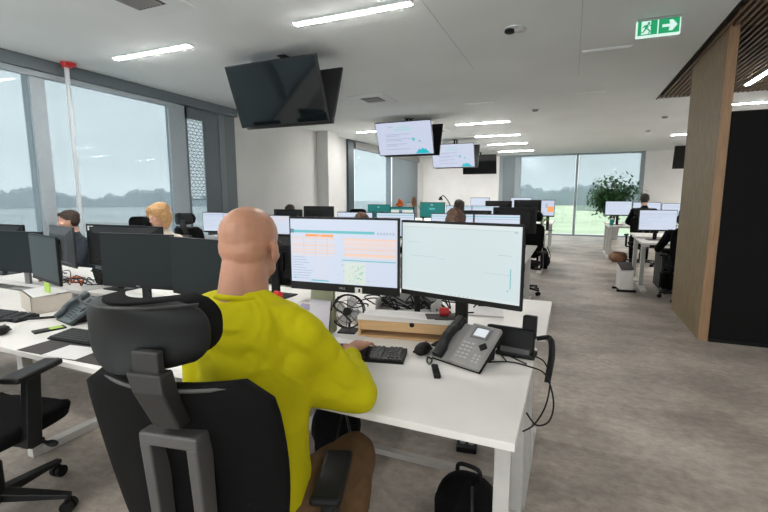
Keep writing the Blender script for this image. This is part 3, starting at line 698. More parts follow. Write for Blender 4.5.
put_monitor('small lit monitor with red and white picture at the aisle end of third row', (-.42, 9.2, 1.17), R(-8), .73, on=lambda: ([E_lav, E_orange, E_txt], [(.5, .4, .95, .75, 1), (.3, .2, .5, .5, 2)]), group=G3, logo=None, w_=.26, h=.33)
for x, lb in ((-2.35, 'white-backed monitor far back before the far window, left one'), (-1.25, 'white-backed monitor far back before the far window, right one')):
    put_monitor(lb, (x, 12.3, 1.37 - .16), 0, .73, on=content_sheet(E_blue, E_blue, E_blue), group='far lit monitors', logo=None, h=.33)
# right of the aisle
G4 = 'lit monitors right of the aisle'
for x, y, yaw, zt, lb, zd in ((1.24, 7.80, 14, 1.20, 'lit monitor in front of the black-clad figure by the oak divider', .73), (1.80, 7.86, 0, 1.20, 'lit monitor cut by the oak divider, right of the aisle', .73),
                          (.99, 11.15, 4, 1.30, 'lit monitor in front of the tall plant', .76), (1.54, 11.15, 0, 1.28, 'lit monitor behind the seated black-haired person', .76), (2.1, 11.2, 0, 1.26, 'pale lit monitor just left of the oak divider, far group', .76)):
    put_monitor(lb, (x, y, zt - .165), R(yaw), zd, on=content_sheet(E_blue, E_lavt, E_blue), group=G4, logo=None, h=.33)

# ---------------------------------------------------------------- chairs
def back_surface(w0, w1, w2, z0, z1, bow, y0, lean, n=14, k=12, th=.022, rnd_=.06):
    """curved panel: widths at bottom, middle and top; bow = how far the edges come forward"""
    f, b_ = [], []
    for j in range(k + 1):
        t = j / k; z = z0 + (z1 - z0) * t
        ww = (w0 * (1 - t) ** 2 + 2 * w1 * t * (1 - t) + w2 * t * t) / 2
        dz = min(t, 1 - t) * (z1 - z0); 
        if dz < rnd_: ww -= rnd_ - math.sqrt(max(0, rnd_ ** 2 - (rnd_ - dz) ** 2))
        row = []
        for i in range(n + 1):
            u = -1 + 2 * i / n; x = u * ww
            yy = y0 + bow * (u * u) + lean * (t - .5) + .012 * math.sin(t * PI)
            row.append((x, yy, z + (.0 if j < k else 0)))
        f.append(row)
    return f
def panel(c, f, th, shift=0):
    n = len(f[0]); rings = []
    for row in f:
        rings.append([(x, y + th / 2 + shift, z) for x, y, z in row] + [(x, y - th / 2 + shift, z) for x, y, z in reversed(row)])
    c.loft(rings); return c
def office_chair(label, loc, rz, head=True, arms=True, seat_z=.47, group='black office chairs', aw=.245, arm_z=.66, hyaw=0):
    """faces +y; root on the floor under the seat"""
    t_ = thing('office_chair', label, 'chair', loc, rz, group)
    c = MB()
    rings = []
    for z, s in ((seat_z - .075, .86), (seat_z - .06, .96), (seat_z - .02, 1.0), (seat_z - .005, .97), (seat_z, .9)):
        ring = []
        for i in range(36):
            a = 2 * PI * i / 36; cx, sy = math.cos(a), math.sin(a)
            ex = .245 * s * (abs(cx) ** .5) * (1 if cx > 0 else -1); ey = .24 * s * (abs(sy) ** .5) * (1 if sy > 0 else -1)
            ring.append((ex, ey + .01, z - (.02 if sy > .8 and z > seat_z - .03 else 0)))
        rings.append(ring)
    c.loft(rings); c.build('seat', M_dkfab, t_, smooth=True)
    MB().bb(-.17, .17, -.20, .17, seat_z - .10, seat_z - .07).bb(-.09, .09, -.14, .08, seat_z - .14, seat_z - .10).build('seat_shell', M_grey if not head else M_blk2, t_, bevel=.012)
    MB().cyl((.10, .05, seat_z - .11), (.26, .05, seat_z - .12), .008).ell((.27, .05, seat_z - .12), (.03, .016, .014)).build('lever', M_blk, t_)
    # back
    f = back_surface(.42, .56, .485, .50, 1.005, .055, -.252, -.085)
    panel(MB(), f, .024).build('backrest', M_backfab, t_, bevel=.006, smooth=True)
    # rim line on the upper back
    c = MB(); row = f[-1]; c.tube([(x * .97, y - .013, z - .012) for x, y, z in row], .005, n=6, smooth=False); c.build('top_rim', M_gframe, t_)
    # grey U frame behind
    c = MB()
    yb = -.312
    c.T = Matrix.Translation((.035, .012, -.01))
    for sx in (-1, 1):
        c.loft([[(sx * .058 - .014, yb - .012, .88), (sx * .058 + .014, yb - .012, .88), (sx * .058 + .014, yb + .045, .88), (sx * .058 - .014, yb + .045, .88)],
                [(sx * .056 - .013, yb + .012, .60), (sx * .056 + .013, yb + .012, .60), (sx * .056 + .013, yb + .055, .60), (sx * .056 - .013, yb + .055, .60)],
                [(sx * .060 - .013, yb + .10, seat_z - .10), (sx * .060 + .013, yb + .10, seat_z - .10), (sx * .060 + .013, yb + .15, seat_z - .10), (sx * .060 - .013, yb + .15, seat_z - .10)]])
    c.bb(-.072, .072, yb - .012, yb + .045, .875, .905)
    c.build('back_frame', M_gframe, t_, bevel=.005)
    if head:
        Rh = Matrix.Rotation(hyaw, 4, 'Z')
        c = MB(); c.T = Matrix.Translation((-.055, -.318, -.008)) @ Rh
        c.T = Matrix.Translation((.03, -.318, 0)) @ Rh
        c.loft([[(-.020, .000, .915), (.045, .000, .915), (.045, .04, .915), (-.020, .04, .915)], [(-.040, -.030, 1.005), (.035, -.030, 1.005), (.035, .015, 1.005), (-.040, .015, 1.005)], [(-.055, -.028, 1.045), (.030, -.028, 1.045), (.030, .01, 1.045), (-.055, .01, 1.045)]])
        c.bb(-.045, .02, -.02, .0, 1.04, 1.09)
        c.build('headrest_bracket', M_brk, t_, bevel=.005)
        def hs(w0, w1, w2, z0, z1, th, off, nm, mt):
            f2 = back_surface(w0, w1, w2, z0, z1, .075, off, .0, rnd_=.055, k=14, n=18)
            c = MB(); c.T = Matrix.Translation((-.055, -.318, -.008)) @ Rh
            panel(c, f2, th); return c.build(nm, mt, t_, bevel=.004, smooth=True)
        hs(.30, .335, .305, 1.04, 1.185, .012, -.012, 'headrest_shell', M_hshell)
        hs(.285, .322, .29, 1.045, 1.19, .056, .022, 'headrest_pad', M_dkfab)
        c = MB(); c.T = Matrix.Translation((-.055, -.318, -.008)) @ Rh
        c.tube([(-.155 + .31 * i / 12, -.020 + .07 * (-1 + 2 * i / 12) ** 2, 1.183) for i in range(13)], .003, n=6, smooth=False)
        c.build('headrest_rim', M_brk, t_)
    if arms:
        for sx in (-1, 1):
            o = MB().box((sx * aw, .02, arm_z - .012), (.085, .23, .028), rz=R(9) * -sx * -1).build('armrest', M_blk, t_, bevel=.012, seg=3)
            MB().prism([(-.05, seat_z - .09), (.015, seat_z - .09), (.04, arm_z - .025), (-.02, arm_z - .025)], sx * aw - .018, sx * aw + .018, 'x').bb(min(sx * .1, sx * aw), max(sx * .1, sx * aw), -.02, .04, seat_z - .11, seat_z - .085).build('armrest_post', M_blk2, o, bevel=.004)
    MB().cyl((0, 0, .10), (0, 0, seat_z - .13), .025).cyl((0, 0, .10), (0, 0, .25), .035).build('gas_column', M_blk2, t_, smooth=False)
    c = MB()
    for k in range(5):
        a = 2 * PI * k / 5 + R(18); ca, sa = math.cos(a), math.sin(a)
        nrm = Vector((-sa, ca, 0)); d_ = Vector((ca, sa, 0))
        def sec(r, wd, z0, z1): p = d_ * r; return [p - nrm * wd + Vector((0, 0, z0)), p + nrm * wd + Vector((0, 0, z0)), p + nrm * wd + Vector((0, 0, z1)), p - nrm * wd + Vector((0, 0, z1))]
        c.loft([sec(.02, .03, .085, .125), sec(.30, .016, .068, .088)])
    c.build('star_base', M_blk2, t_, bevel=.004)
    for k in range(5):
        a = 2 * PI * k / 5 + R(18); p = Vector((math.cos(a), math.sin(a), 0)) * .29; nrm = Vector((-math.sin(a), math.cos(a), 0))
        MB().cyl(p - nrm * .026 + Vector((0, 0, .029)), p - nrm * .006 + Vector((0, 0, .029)), .028, n=16).cyl(p + nrm * .006 + Vector((0, 0, .029)), p + nrm * .026 + Vector((0, 0, .029)), .028, n=16).cyl(p + Vector((0, 0, .03)), p + Vector((0, 0, .07)), .009).build('caster', M_blk, t_)
    return t_
ch = office_chair('large black office chair with headrest, behind the yellow-sweater man', (-.855, .912, 0), R(10), aw=.285, arm_z=.63)
GC = 'black office chairs'
office_chair('black office chair cut by the left edge of the picture', (-2.25, .93, 0), R(12), head=False, arm_z=.70, aw=.25)
dup(ch, (-4.42, 3.12, 0), R(175), 'black empty chair whose headrest shows between the dark-haired man and blonde woman', GC)
dup(ch, (-3.55, 6.75, 0), R(180), 'black chair whose headrest rises at the foot of the white wall', GC)
dup(ch, (-4.72, 4.55, 0), R(0), 'black chair whose headrest covers the screen left of the bald head', GC)
dup(ch, (-.62, 6.55, 0), R(170), 'black chair at the aisle end of the second desk row', GC)
dup(ch, (1.48, 6.88, 0), R(0), 'black chair of the black-clad figure beside the oak divider', GC)
dup(ch, (1.38, 10.25, 0), R(0), 'black chair of the black-haired person near the tall plant', GC)

# ---------------------------------------------------------------- people
def head_mesh(c, T, skinny=1.0, turn=0):
    """adds a head whose centre is T's origin, facing +y; about .23 tall"""
    c.T = T
    c.ell((0, -.012, .036), (.076, .096, .082)); c.ell((0, -.040, .000), (.068, .060, .066)); c.ell((0, .022, -.022), (.062, .070, .080))
    c.ell((0, .052, -.078), (.034, .034, .030)); c.ell((0, .072, .012), (.040, .022, .018))        # jaw, brow
    c.ell((0, .092, -.022), (.011, .015, .015)); c.ell((0, .084, .002), (.009, .013, .022))       # nose
    for s in (-1, 1):
        c.ell((s * .040, .022, -.060), (.020, .040, .026)); c.ell((s * .038, .058, -.022), (.020, .024, .020))
        c.ell((s * .078, -.004, -.012), (.007, .019, .031)); c.ell((s * .081, -.012, .003), (.007, .016, .018)); c.ell((s * .078, .000, -.034), (.006, .009, .012))
    c.ell((0, .080, -.056), (.020, .012, .007))
def face_parts(t_, T, brow=M_haird):
    for s in (-1, 1):
        c = MB(); c.T = T; c.ell((s * .031, .0745, .002), (.012, .009, .008)); e = c.build('eye', M_eye, t_, smooth=True)
        c = MB(); c.T = T; c.ell((s * .031, .0825, .002), (.005, .003, .005)); c.build('iris', M_blk, e, smooth=True)
        c = MB(); c.T = T; c.box((s * .032, .087, .020), (.030, .008, .006)); c.build('eyebrow', brow, t_, bevel=.002)
    c = MB(); c.T = T; c.ell((0, .088, -.054), (.020, .006, .005)); c.build('mouth', M_lips, t_, smooth=True)
def hand(c, wrist, fwd, up, side, size=1.0, curl=.35):
    """palm and five fingers; side=+1: thumb on the left of fwd when seen from above (right hand palm down)"""
    c.T = Matrix.Identity(4)
    w0 = Vector(wrist); f = Vector(fwd).normalized(); u = Vector(up).normalized(); l = u.cross(f).normalized() * side  # towards the thumb
    u = f.cross(u.cross(f)).normalized() * (1)
    u = (Vector(up) - f * Vector(up).dot(f)).normalized(); l = u.cross(f).normalized() * side
    S = size
    def rng(p, a, b_, n=12): return [p + l * (a * math.cos(2 * PI * i / n)) + u * (b_ * math.sin(2 * PI * i / n)) for i in range(n)]
    c.loft([rng(w0 - f * .03 * S, .026 * S, .020 * S), rng(w0, .026 * S, .018 * S), rng(w0 + f * .04 * S, .038 * S, .016 * S), rng(w0 + f * .085 * S, .042 * S, .013 * S)])
    for k, (off, L) in enumerate(((.031, .070), (.011, .078), (-.010, .072), (-.030, .058))):
        p = w0 + f * .078 * S + l * off * S; d = (f + l * off * 3).normalized()
        r = .0088 * S
        for j, (frac, bend) in enumerate(((.45, .15), (.30, .55), (.25, .9))):
            a = bend * curl * 2
            q = p + (d * math.cos(a) - u * math.sin(a)) * L * S * frac
            c.caps(p, q, r, r * .92, n=10, k=3); p = q; r *= .92
    p = w0 + f * .022 * S + l * .026 * S - u * .004; q = p + (f * .6 + l * .75 - u * .15).normalized() * .042 * S
    c.caps(p, q, .012 * S, .0105 * S, n=10, k=3)
    r_ = q + (f * .9 + l * .25 - u * .2).normalized() * .036 * S; c.caps(q, r_, .0100 * S, .0085 * S, n=10, k=3)
def torso(c, pel, chest, sh_l, sh_r, rp=(.165, .115), rw=(.15, .105), rc=(.175, .12), n=20):
    pel, chest = Vector(pel), Vector(chest); ax = (Vector(sh_r) - Vector(sh_l)).normalized()
    up = (chest - pel).normalized(); fw = up.cross(ax).normalized(); L = (chest - pel).length
    rings = []
    for t, (a, b_) in ((-.12, (rp[0] * .75, rp[1] * .8)), (0, rp), (.25, (rp[0] * .97, rp[1] * .98)), (.5, rw), (.75, ((rw[0] + rc[0]) / 2, rc[1])), (1, rc), (1.13, (rc[0] * .82, rc[1] * .85)), (1.22, (rc[0] * .45, rc[1] * .6))):
        p = pel + (chest - pel) * t
        rings.append([p + ax * a * math.cos(2 * PI * i / n) + fw * b_ * math.sin(2 * PI * i / n) for i in range(n)])
    c.T = Matrix.Identity(4); c.loft(rings)

# ---- the man in the yellow sweater
man = thing('person', 'bald man in a lime yellow sweater seated from behind, typing', 'person', (-.80, .92, 0))
MP = Vector((-.80, .92, 0))
def L_(p): return Vector(p) - MP
HC = L_((-.876, 1.030, 1.250)); RS = L_((-.700, 1.03, 1.00)); LS = L_((-1.06, 1.02, 1.02)); RE = L_((-.580, 1.165, .782)); RW = L_((-.785, 1.490, .782)); LE = L_((-1.17, 1.22, .79)); LW = L_((-1.02, 1.46, .77))
PEL = L_((-.79, .93, .55)); CH = L_((-.865, .985, .99))
HT = Matrix.Translation(HC) @ Matrix.Rotation(R(9), 4, 'Z') @ Matrix.Rotation(R(-8), 4, 'X') @ Matrix.Diagonal((1.06, 1.06, 1.02, 1))
c = MB(); head_mesh(c, HT)
c.T = Matrix.Identity(4)
c.caps(HC + Vector((0, -.030, -.05)), CH + Vector((.0, -.005, .09)), .066, .072, n=20)
c.caps(HC + Vector((0, -.062, -.055)), CH + Vector((.0, -.04, .07)), .045, .062, n=20)
torso(c, PEL, CH, LS, RS, (.14, .09), (.13, .085), (.145, .09))
for a, b_, r0, r1 in ((RS, RE, .042, .036), (RE, RW, .036, .024), (LS, LE, .042, .036), (LE, LW, .036, .024)): c.caps(a, b_, r0, r1)
hand(c, RW + Vector((-.004, .022, .002)), Vector((-.02, 1, -.04)), (0, 0, 1), 1, 1.02, .30)
hand(c, LW + Vector((.01, .03, .004)), Vector((.2, .97, -.06)), (0, 0, 1), -1, .95, .30)
remesh(c.build('body', M_skinm, man), .0042, 7, .5)
face_parts(man, HT)
# sweater
c = MB()
torso(c, PEL + Vector((0, -.0, .02)), CH, LS, RS, (.165, .135), (.165, .132), (.170, .128), n=28)
c.ell(CH + Vector((0, -.045, .02)), (.15, .085, .12)); c.caps(CH + Vector((0, -.02, .06)), CH + Vector((-.002, -.010, .088)), .095, .0755, n=24)
for sh, el, wr in ((RS, RE, RW), (LS, LE, LW)):
    c.caps(sh + (CH - sh) * .35 + Vector((0, 0, .035)), sh, .072, .070); c.caps(sh, el, .062, .055, n=20); c.caps(el, el + (wr - el) * .55, .055, .043, n=20); c.caps(el + (wr - el) * .5, wr + (el - wr) * .20, .043, .034, n=20)
    c.ell(el + Vector((0, -.01, .0)), (.058, .058, .056))
for sh in (RS, LS): c.caps(CH + Vector((0, -.012, .095)), sh + Vector((0, 0, .0)), .074, .068, n=20)
c.caps(L_((-.72, 1.0, .92)), L_((-.72, .96, .74)), .070, .062, n=20); c.caps(L_((-1.02, .98, .93)), L_((-.98, .95, .70)), .075, .080, n=20)
c.caps(L_((-.71, 1.0, .86)), L_((-.587, 1.150, .778)), .055, .054, n=16)
c.ell(PEL + Vector((0, -.01, -.01)), (.172, .145, .06))
sw = c.build('sweater', M_yel, man); remesh(sw, .007, 6, .6, disp=.010, dscale=.11)
c = MB(); c.ring(CH + Vector((-.002, -.012, .122)), .0715, .0095, nrm=(0.0, .16, 1)); remesh(c.build('collar', M_yel, man), .004, 3)
c = MB()
for el, wr in ((RE, RW), (LE, LW)): c.caps(wr + (el - wr) * .22, wr + (el - wr) * .14, .038, .036)
remesh(c.build('cuff', M_yel, man), .004, 2)
# trousers
c = MB(); RK = L_((-.655, 1.27, .50)); LK = L_((-.99, 1.28, .50)); RH = L_((-.69, .95, .53)); LH = L_((-.90, .95, .53))
c.ell(PEL + Vector((0, .0, -.02)), (.185, .14, .09))
for h_, k_, an in ((RH, RK, L_((-.66, 1.20, .11))), (LH, LK, L_((-1.0, 1.2, .11)))):
    c.caps(h_, k_, .090, .074, n=20); c.caps(k_, an, .074, .055, n=18)
tr = c.build('trousers', M_tan, man); remesh(tr, .008, 6, .6, disp=.012, dscale=.08)
for an in (L_((-.66, 1.20, .07)), L_((-1.0, 1.2, .07))):
    c = MB(); c.caps(an + Vector((0, -.03, -.02)), an + Vector((0, .17, -.03)), .048, .038); remesh(c.build('shoe', M_blk, man), .008, 3)

def seated(label, loc, rz, hair='short', hmat=M_haird, top=M_cloth, leg=M_cloth, lean=.12, head_turn=0, nod=0, dz=0, arms=True, skin=M_skin, scale=1.0):
    """seated figure, local +y is forward, root on the floor below the hips"""
    p = thing('person', label, 'person', loc, rz)
    V = Vector; pel = V((0, 0, .55 + dz)); ch_ = V((0, lean, .97 + dz)); hc = V((0, lean + .05, 1.225 + dz))
    rs = V((.18, lean + .01, .99 + dz)); ls = V((-.18, lean + .01, .99 + dz))
    T = Matrix.Translation(hc) @ Matrix.Rotation(head_turn, 4, 'Z') @ Matrix.Rotation(nod, 4, 'X')
    re, le = V((.26, lean + .16, .76 + dz)), V((-.26, lean + .16, .76 + dz)); rw, lw = V((.13, lean + .38, .79)), V((-.13, lean + .38, .79))
    c = MB(); head_mesh(c, T); c.T = Matrix.Identity(4)
    c.caps(hc + V((0, -.03, -.05)), ch_ + V((0, 0, .08)), .052, .060); torso(c, pel, ch_, ls, rs, (.13, .09), (.12, .08), (.13, .08))
    for a, b_, q0, q1 in ((rs, re, .04, .034), (re, rw, .034, .024), (ls, le, .04, .034), (le, lw, .034, .024)): c.caps(a, b_, q0, q1)
    hand(c, rw + V((0, .02, 0)), (-.1, 1, -.05), (0, 0, 1), 1, .95); hand(c, lw + V((0, .02, 0)), (.1, 1, -.05), (0, 0, 1), -1, .95)
    remesh(c.build('body', skin, p), .006, 4, .5)
    face_parts(p, T, hmat)
    c = MB(); torso(c, pel, ch_, ls, rs, (.175, .125), (.165, .12), (.17, .12)); c.caps(ch_ + V((0, 0, .05)), ch_ + V((0, 0, .10)), .09, .066)
    for sh, el, wr in ((rs, re, rw), (ls, le, lw)):
        c.caps(sh + (ch_ - sh) * .35, sh, .068, .066); c.caps(sh, el, .062, .052); c.caps(el, wr, .052, .036)
    remesh(c.build('top', top, p), .012, 4, .6, disp=.012)
    c = MB(); c.ell(pel + V((0, 0, -.02)), (.18, .14, .09))
    for s in (-1, 1):
        c.caps((s * .09, .02, .53 + dz), (s * .13, .40, .52), .085, .068); c.caps((s * .13, .40, .51), (s * .13, .36, .11), .066, .05)
    remesh(c.build('trousers', leg, p), .014, 4)
    for s in (-1, 1):
        c = MB(); c.caps((s * .13, .34, .05), (s * .13, .50, .042), .045, .036); remesh(c.build('shoe', M_blk, p), .012, 2)
    c = MB(); c.T = T
    if hair == 'short':
        c.ell((0, -.020, .052), (.084, .100, .076)); c.ell((0, -.055, .010), (.078, .058, .070)); c.ell((0, .048, .080), (.056, .040, .026)); c.ell((0, -.05, -.02), (.070, .05, .05))
        for s in (-1, 1): c.ell((s * .074, -.02, .020), (.012, .03, .035))
    elif hair == 'bob':
        c.ell((0, -.022, .055), (.092, .108, .082)); c.ell((0, -.060, -.01), (.088, .062, .095)); c.ell((0, .045, .088), (.07, .055, .034))
        for s in (-1, 1): c.ell((s * .080, -.015, -.03), (.022, .05, .085)); c.ell((s * .070, .035, .045), (.025, .045, .055))
    elif hair == 'bun':
        c.ell((0, -.020, .050), (.086, .102, .078)); c.ell((0, -.055, .010), (.080, .060, .070)); c.ell((0, -.09, .09), (.04, .04, .04))
    elif hair == 'long':
        c.ell((0, -.022, .050), (.094, .108, .086)); c.ell((0, -.065, -.05), (.095, .060, .13))
        for s in (-1, 1): c.ell((s * .080, -.02, -.05), (.025, .05, .11))
    remesh(c.build('hair', hmat, p), .006, 3, .5, disp=.012, dscale=.03)
    return p
seated('blonde woman with wavy golden bob looking down behind the wide monitor', (-3.78, 3.22, 0), R(180), 'bob', M_hairb, M_beige, lean=.06, head_turn=R(-12), nod=R(-16), dz=-.02)
seated('dark-haired man at the left window seen in profile above the monitors', (-5.12, 3.16, 0), R(180), 'short', M_haird, M_navy, lean=.06, head_turn=R(-32), nod=R(-6), dz=-.095)
seated('brown-haired person in a dark top leaning over in the second row', (-1.09, 4.30, 0), R(8), 'bob', M_hairm, M_navy, lean=.22, head_turn=R(-20), nod=R(-25), dz=-.085)
seated('person whose brown crown just shows above the table screen', (-2.24, 4.32, 0), R(0), 'short', M_hairm, M_cloth, lean=.20, nod=R(-20), dz=-.135)
seated('person whose dark brown hair shows just over the bald head', (-4.60, 6.62, 0), R(180), 'short', M_haird, M_cloth, lean=.1, nod=R(-10), dz=-.09)
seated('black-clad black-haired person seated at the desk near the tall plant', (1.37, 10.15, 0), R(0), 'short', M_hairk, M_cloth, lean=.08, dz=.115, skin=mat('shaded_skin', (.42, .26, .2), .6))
seated('black-clad figure bent at the desk, half hidden by the oak divider', (1.47, 6.90, 0), R(6), 'short', M_hairk, M_cloth, lean=.16, dz=-.10)
t_ = seated('person seated far back with dark brown hair, third row', (-1.95, 8.0, 0), R(0), 'bob', M_haird, M_cloth, lean=.12, dz=-.01)

# ---------------------------------------------------------------- things on the main desk
def keyboard(label, loc, rz, w_=.44, d=.135):
    t_ = thing('keyboard', label, 'keyboard', loc, rz, None)
    c = MB(); c.prism([(-d / 2, 0), (d / 2, 0), (d / 2, .022), (-d / 2, .010)], -w_ / 2, w_ / 2, 'x'); c.build('base', M_blk, t_, bevel=.003)
    c = MB()
    kw = .0187
    for r_ in range(6):
        y = -d / 2 + .014 + r_ * .021; z = .010 + .012 * (y + d / 2) / d
        x = -w_ / 2 + .010
        while x < w_ / 2 - .02:
            k = kw
            if r_ == 0 and abs(x + w_ / 2 - .08) < .012: k = kw * 5.5
            if not (abs(x - (w_ / 2 - .165)) < .010 or abs(x - (w_ / 2 - .095)) < .007):
                c.box((x + k / 2, y, z + .004), (k - .003, .0165, .006), rx=math.atan(.012 / d))
            x += k
    c.build('keycaps', mat('key_black', (.022, .022, .024), .5), t_)
    return t_
keyboard('black keyboard under the right hand of the man in yellow', (-.815, 1.58, .73), R(13))
keyboard('black keyboard on the dark mat, left desk', (-2.26, 1.395, .662), R(4))
keyboard('black keyboard at the left edge near the cream box', (-3.20, 1.47, .66), R(6))
def mouse(label, loc, rz, mt=M_blk):
    t_ = thing('mouse', label, 'mouse', loc, rz)
    c = MB(); c.ell((0, 0, .010), (.031, .054, .026)); c.bb(-.03, .03, -.05, .05, -.02, -.001) if 0 else None
    o = c.build('shell', mt, t_, smooth=True)
    MB().box((0, .028, .034), (.006, .018, .006)).build('wheel', M_grey, t_, bevel=.002)
    MB().box((0, 0, .004), (.052, .09, .008)).build('base', M_blk, t_, bevel=.003)
    return t_
mouse('small black mouse right of the keyboard on the main desk', (-.553, 1.715, .742), R(-10))
mouse('black mouse on the leftmost desk at the picture edge', (-2.80, 1.27, .672), R(30))
# lanyard tag
t_ = thing('key_fob', 'black loop with rubber tag lying in front of the phone', 'key fob', (-.462, 1.60, .73), R(0))
MB().tube([(-.055, .075, .004), (-.045, .03, .006), (-.025, .0, .005), (-.03, .05, .006), (-.055, .075, .004)], .003).build('cord', M_blk, t_)
MB().box((.020, -.062, .007), (.026, .115, .014), rz=R(22)).build('rubber_tag', M_blk, t_, bevel=.004)
MB().ring((-.022, .01, .006), .010, .0015, nrm=(.3, 0, 1)).build('metal_ring', mat('steel', (.5, .5, .5), .3, metal=1), t_)
def desk_phone(label, loc, rz, body, keym, scr, tilt=R(28), cordpts=None):
    t_ = thing('desk_phone', label, 'telephone', loc, rz)
    Q = Matrix.Rotation(tilt, 4, 'X')
    def n(): c = MB(); c.T = Matrix.Translation((0, 0, .012)) @ Q; return c
    c = n(); c.bb(-.02, .115, -.005, .205, -.008, .014); c.bb(-.115, -.02, -.005, .20, -.008, .006); o = c.build('body', body, t_, bevel=.006, seg=3)
    c = n(); c.bb(-.118, .118, -.010, .207, -.018, -.008); c.build('dark_underside', M_blk, t_, bevel=.004)
    c = MB(); c.prism([(.05, 0), (.17, 0), (.19, .012 + .18 * math.sin(tilt)), (.15, .012 + .14 * math.sin(tilt))], -.08, .08, 'x'); c.build('foot', M_blk, t_, bevel=.004)
    c = n(); hx = -.082
    c.loft([[(hx + sx * .024 * s, y, z + zz) for sx, zz in ((-1, 0), (1, 0), (1, .020), (.6, .028), (-.6, .028), (-1, .020))] for y, z, s in ((-.004, .006, .86), (.004, .004, 1.0), (.045, .006, 1.0), (.065, .016, .9), (.10, .020, .88), (.14, .016, .9), (.16, .006, 1.0), (.205, .004, 1.0), (.213, .006, .86))])
    c.build('handset', M_blk2 if body is M_silver else mat('bluegrey_handset', (.045, .06, .065), .35), t_, bevel=.004, seg=2, smooth=False)
    c = n(); c.bb(.005, .085, .130, .188, .014, .019); f_ = c.build('display_frame', mat('phone_frame_grey', (.16, .16, .165), .4), t_, bevel=.003)
    c = n(); c.bb(.017, .072, .140, .180, .019, .0195); c.build('display', scr, f_)
    c = n()
    for r_ in range(5):
        for k in range(3): c.bb(-.008 + k * .020, .006 + k * .020, .022 + r_ * .018, .032 + r_ * .018, .014, .0175)
    for r_ in range(3):
        for k in range(2): c.bb(.070 + k * .018, .081 + k * .018, .018 + r_ * .015, .027 + r_ * .015, .014, .017)
    c.build('keypad', keym, t_, bevel=.001)
    c = n(); c.box((.085, .098, .016), (.030, .030, .005), rz=R(45)); c.build('navigation_pad', M_blk, t_, bevel=.003)
    return t_
desk_phone('silver desk phone with black handset and lit display', (-.395, 1.635, .73), R(-22), M_silver, M_key, E_disp, R(35))
desk_phone('dark blue-grey desk phone left of the empty headrest', (-2.72, 1.54, .66), R(-12), mat('bluegrey_phone', (.075, .095, .10), .45), mat('bluegrey_keys', (.03, .038, .04), .5), M_scroff, R(32))
tag(MB().tube([(-.30, 1.70, .735), (-.2, 1.75, .735), (-.12, 1.73, .736), (-.06, 1.71, .725), (-.030, 1.69, .67), (-.020, 1.67, .61), (-.035, 1.64, .565), (-.075, 1.61, .56), (-.11, 1.59, .61)], .0032).tube([(-.11, 1.86, .736), (-.065, 1.84, .72), (-.04, 1.80, .66), (-.05, 1.74, .58), (-.085, 1.67, .53), (-.12, 1.60, .53)], .0032).build('phone_cable', M_blk), 'thin black cable looping off the desk edge behind the silver phone', 'cable')
# docking station and black cable sleeve
t_ = thing('docking_station', 'black upright docking station under the right corner of blank screen', 'docking station', (-.19, 1.87, .73), R(-6))
MB().box((-.02, .0, .065), (.20, .05, .10), rx=R(-14)).build('body', M_blk, t_, bevel=.008)
MB().box((.055, .02, .12), (.055, .045, .10), rx=R(-8)).build('riser_post', M_blk, t_, bevel=.006)
MB().bb(-.07, .09, -.05, .03, 0, .02).build('cradle', M_blk2, t_, bevel=.005)
MB().box((.01, -.040, .030), (.12, .012, .022)).build('glossy_slot', mat('grey_slot', (.10, .10, .10), .3), t_)
tag(MB().tube([(-.10, 1.90, .80), (-.06, 1.93, .80), (-.045, 1.90, .79), (-.04, 1.85, .75), (-.045, 1.80, .70), (-.05, 1.78, .66)], [.010, .012, .013, .013, .013, .012], n=10).build('cable_sleeve', M_blk), 'thick black ribbed cable sleeve hanging over the desk end', 'cable')
tag(MB().tube([(-.24, 1.83, .735), (-.225, 1.79, .735), (-.21, 1.76, .735)], .003).tube([(-.2, 1.82, .735), (-.16, 1.78, .735), (-.13, 1.755, .735)], .003).build('short_cables', M_blk), 'two short black cable ends below the docking station', 'cable')
# monitor riser drawer
t_ = thing('desk_riser', 'low birch riser drawer with white top and round finger hole', 'riser', (-.685, 1.855, .73), R(10))
W2 = .235
MB().bb(-W2, W2, -.005, .13, .085, .105).build('white_top', M_white, t_, bevel=.002)
c = MB(); c.bb(-W2 + .003, W2 - .003, 0, .12, 0, .010); c.bb(-W2 + .003, -W2 + .015, 0, .12, .010, .085); c.bb(W2 - .015, W2 - .003, 0, .12, .010, .085); c.build('carcass', M_wood, t_)
MB().bb(-W2 + .016, W2 - .016, .002, .11, .036, .083).build('drawer', M_wood, t_, bevel=.001)
MB().cyl((.03, -.0005, .074), (.03, .003, .074), .012, n=20).build('finger_hole', M_blk, t_)
tag(MB().box((-.72, 1.88, .8395), (.34, .10, .003), rz=R(6)).build('paper_sheet', M_paper), 'sheets of white paper lying on the birch riser', 'paper')
tag(MB().box((-.53, 1.93, .8405), (.15, .09, .007), rz=R(25)).build('closed_notebook', M_dgrey, bevel=.002), 'dark grey notebook corner on the riser beside the red knob', 'notebook')
t_ = thing('red_tape_roll', 'small red roll on the riser behind the silver phone', 'roll', (-.52, 1.93, .846), R(20))
MB().cyl((-.022, 0, .020), (.022, 0, .020), .020, n=20).build('roll', M_red, t_, bevel=.004)
MB().cyl((-.0235, 0, .020), (.0235, 0, .020), .009, n=16).build('core', mat('bright_red', (.7, .05, .04), .4), t_)
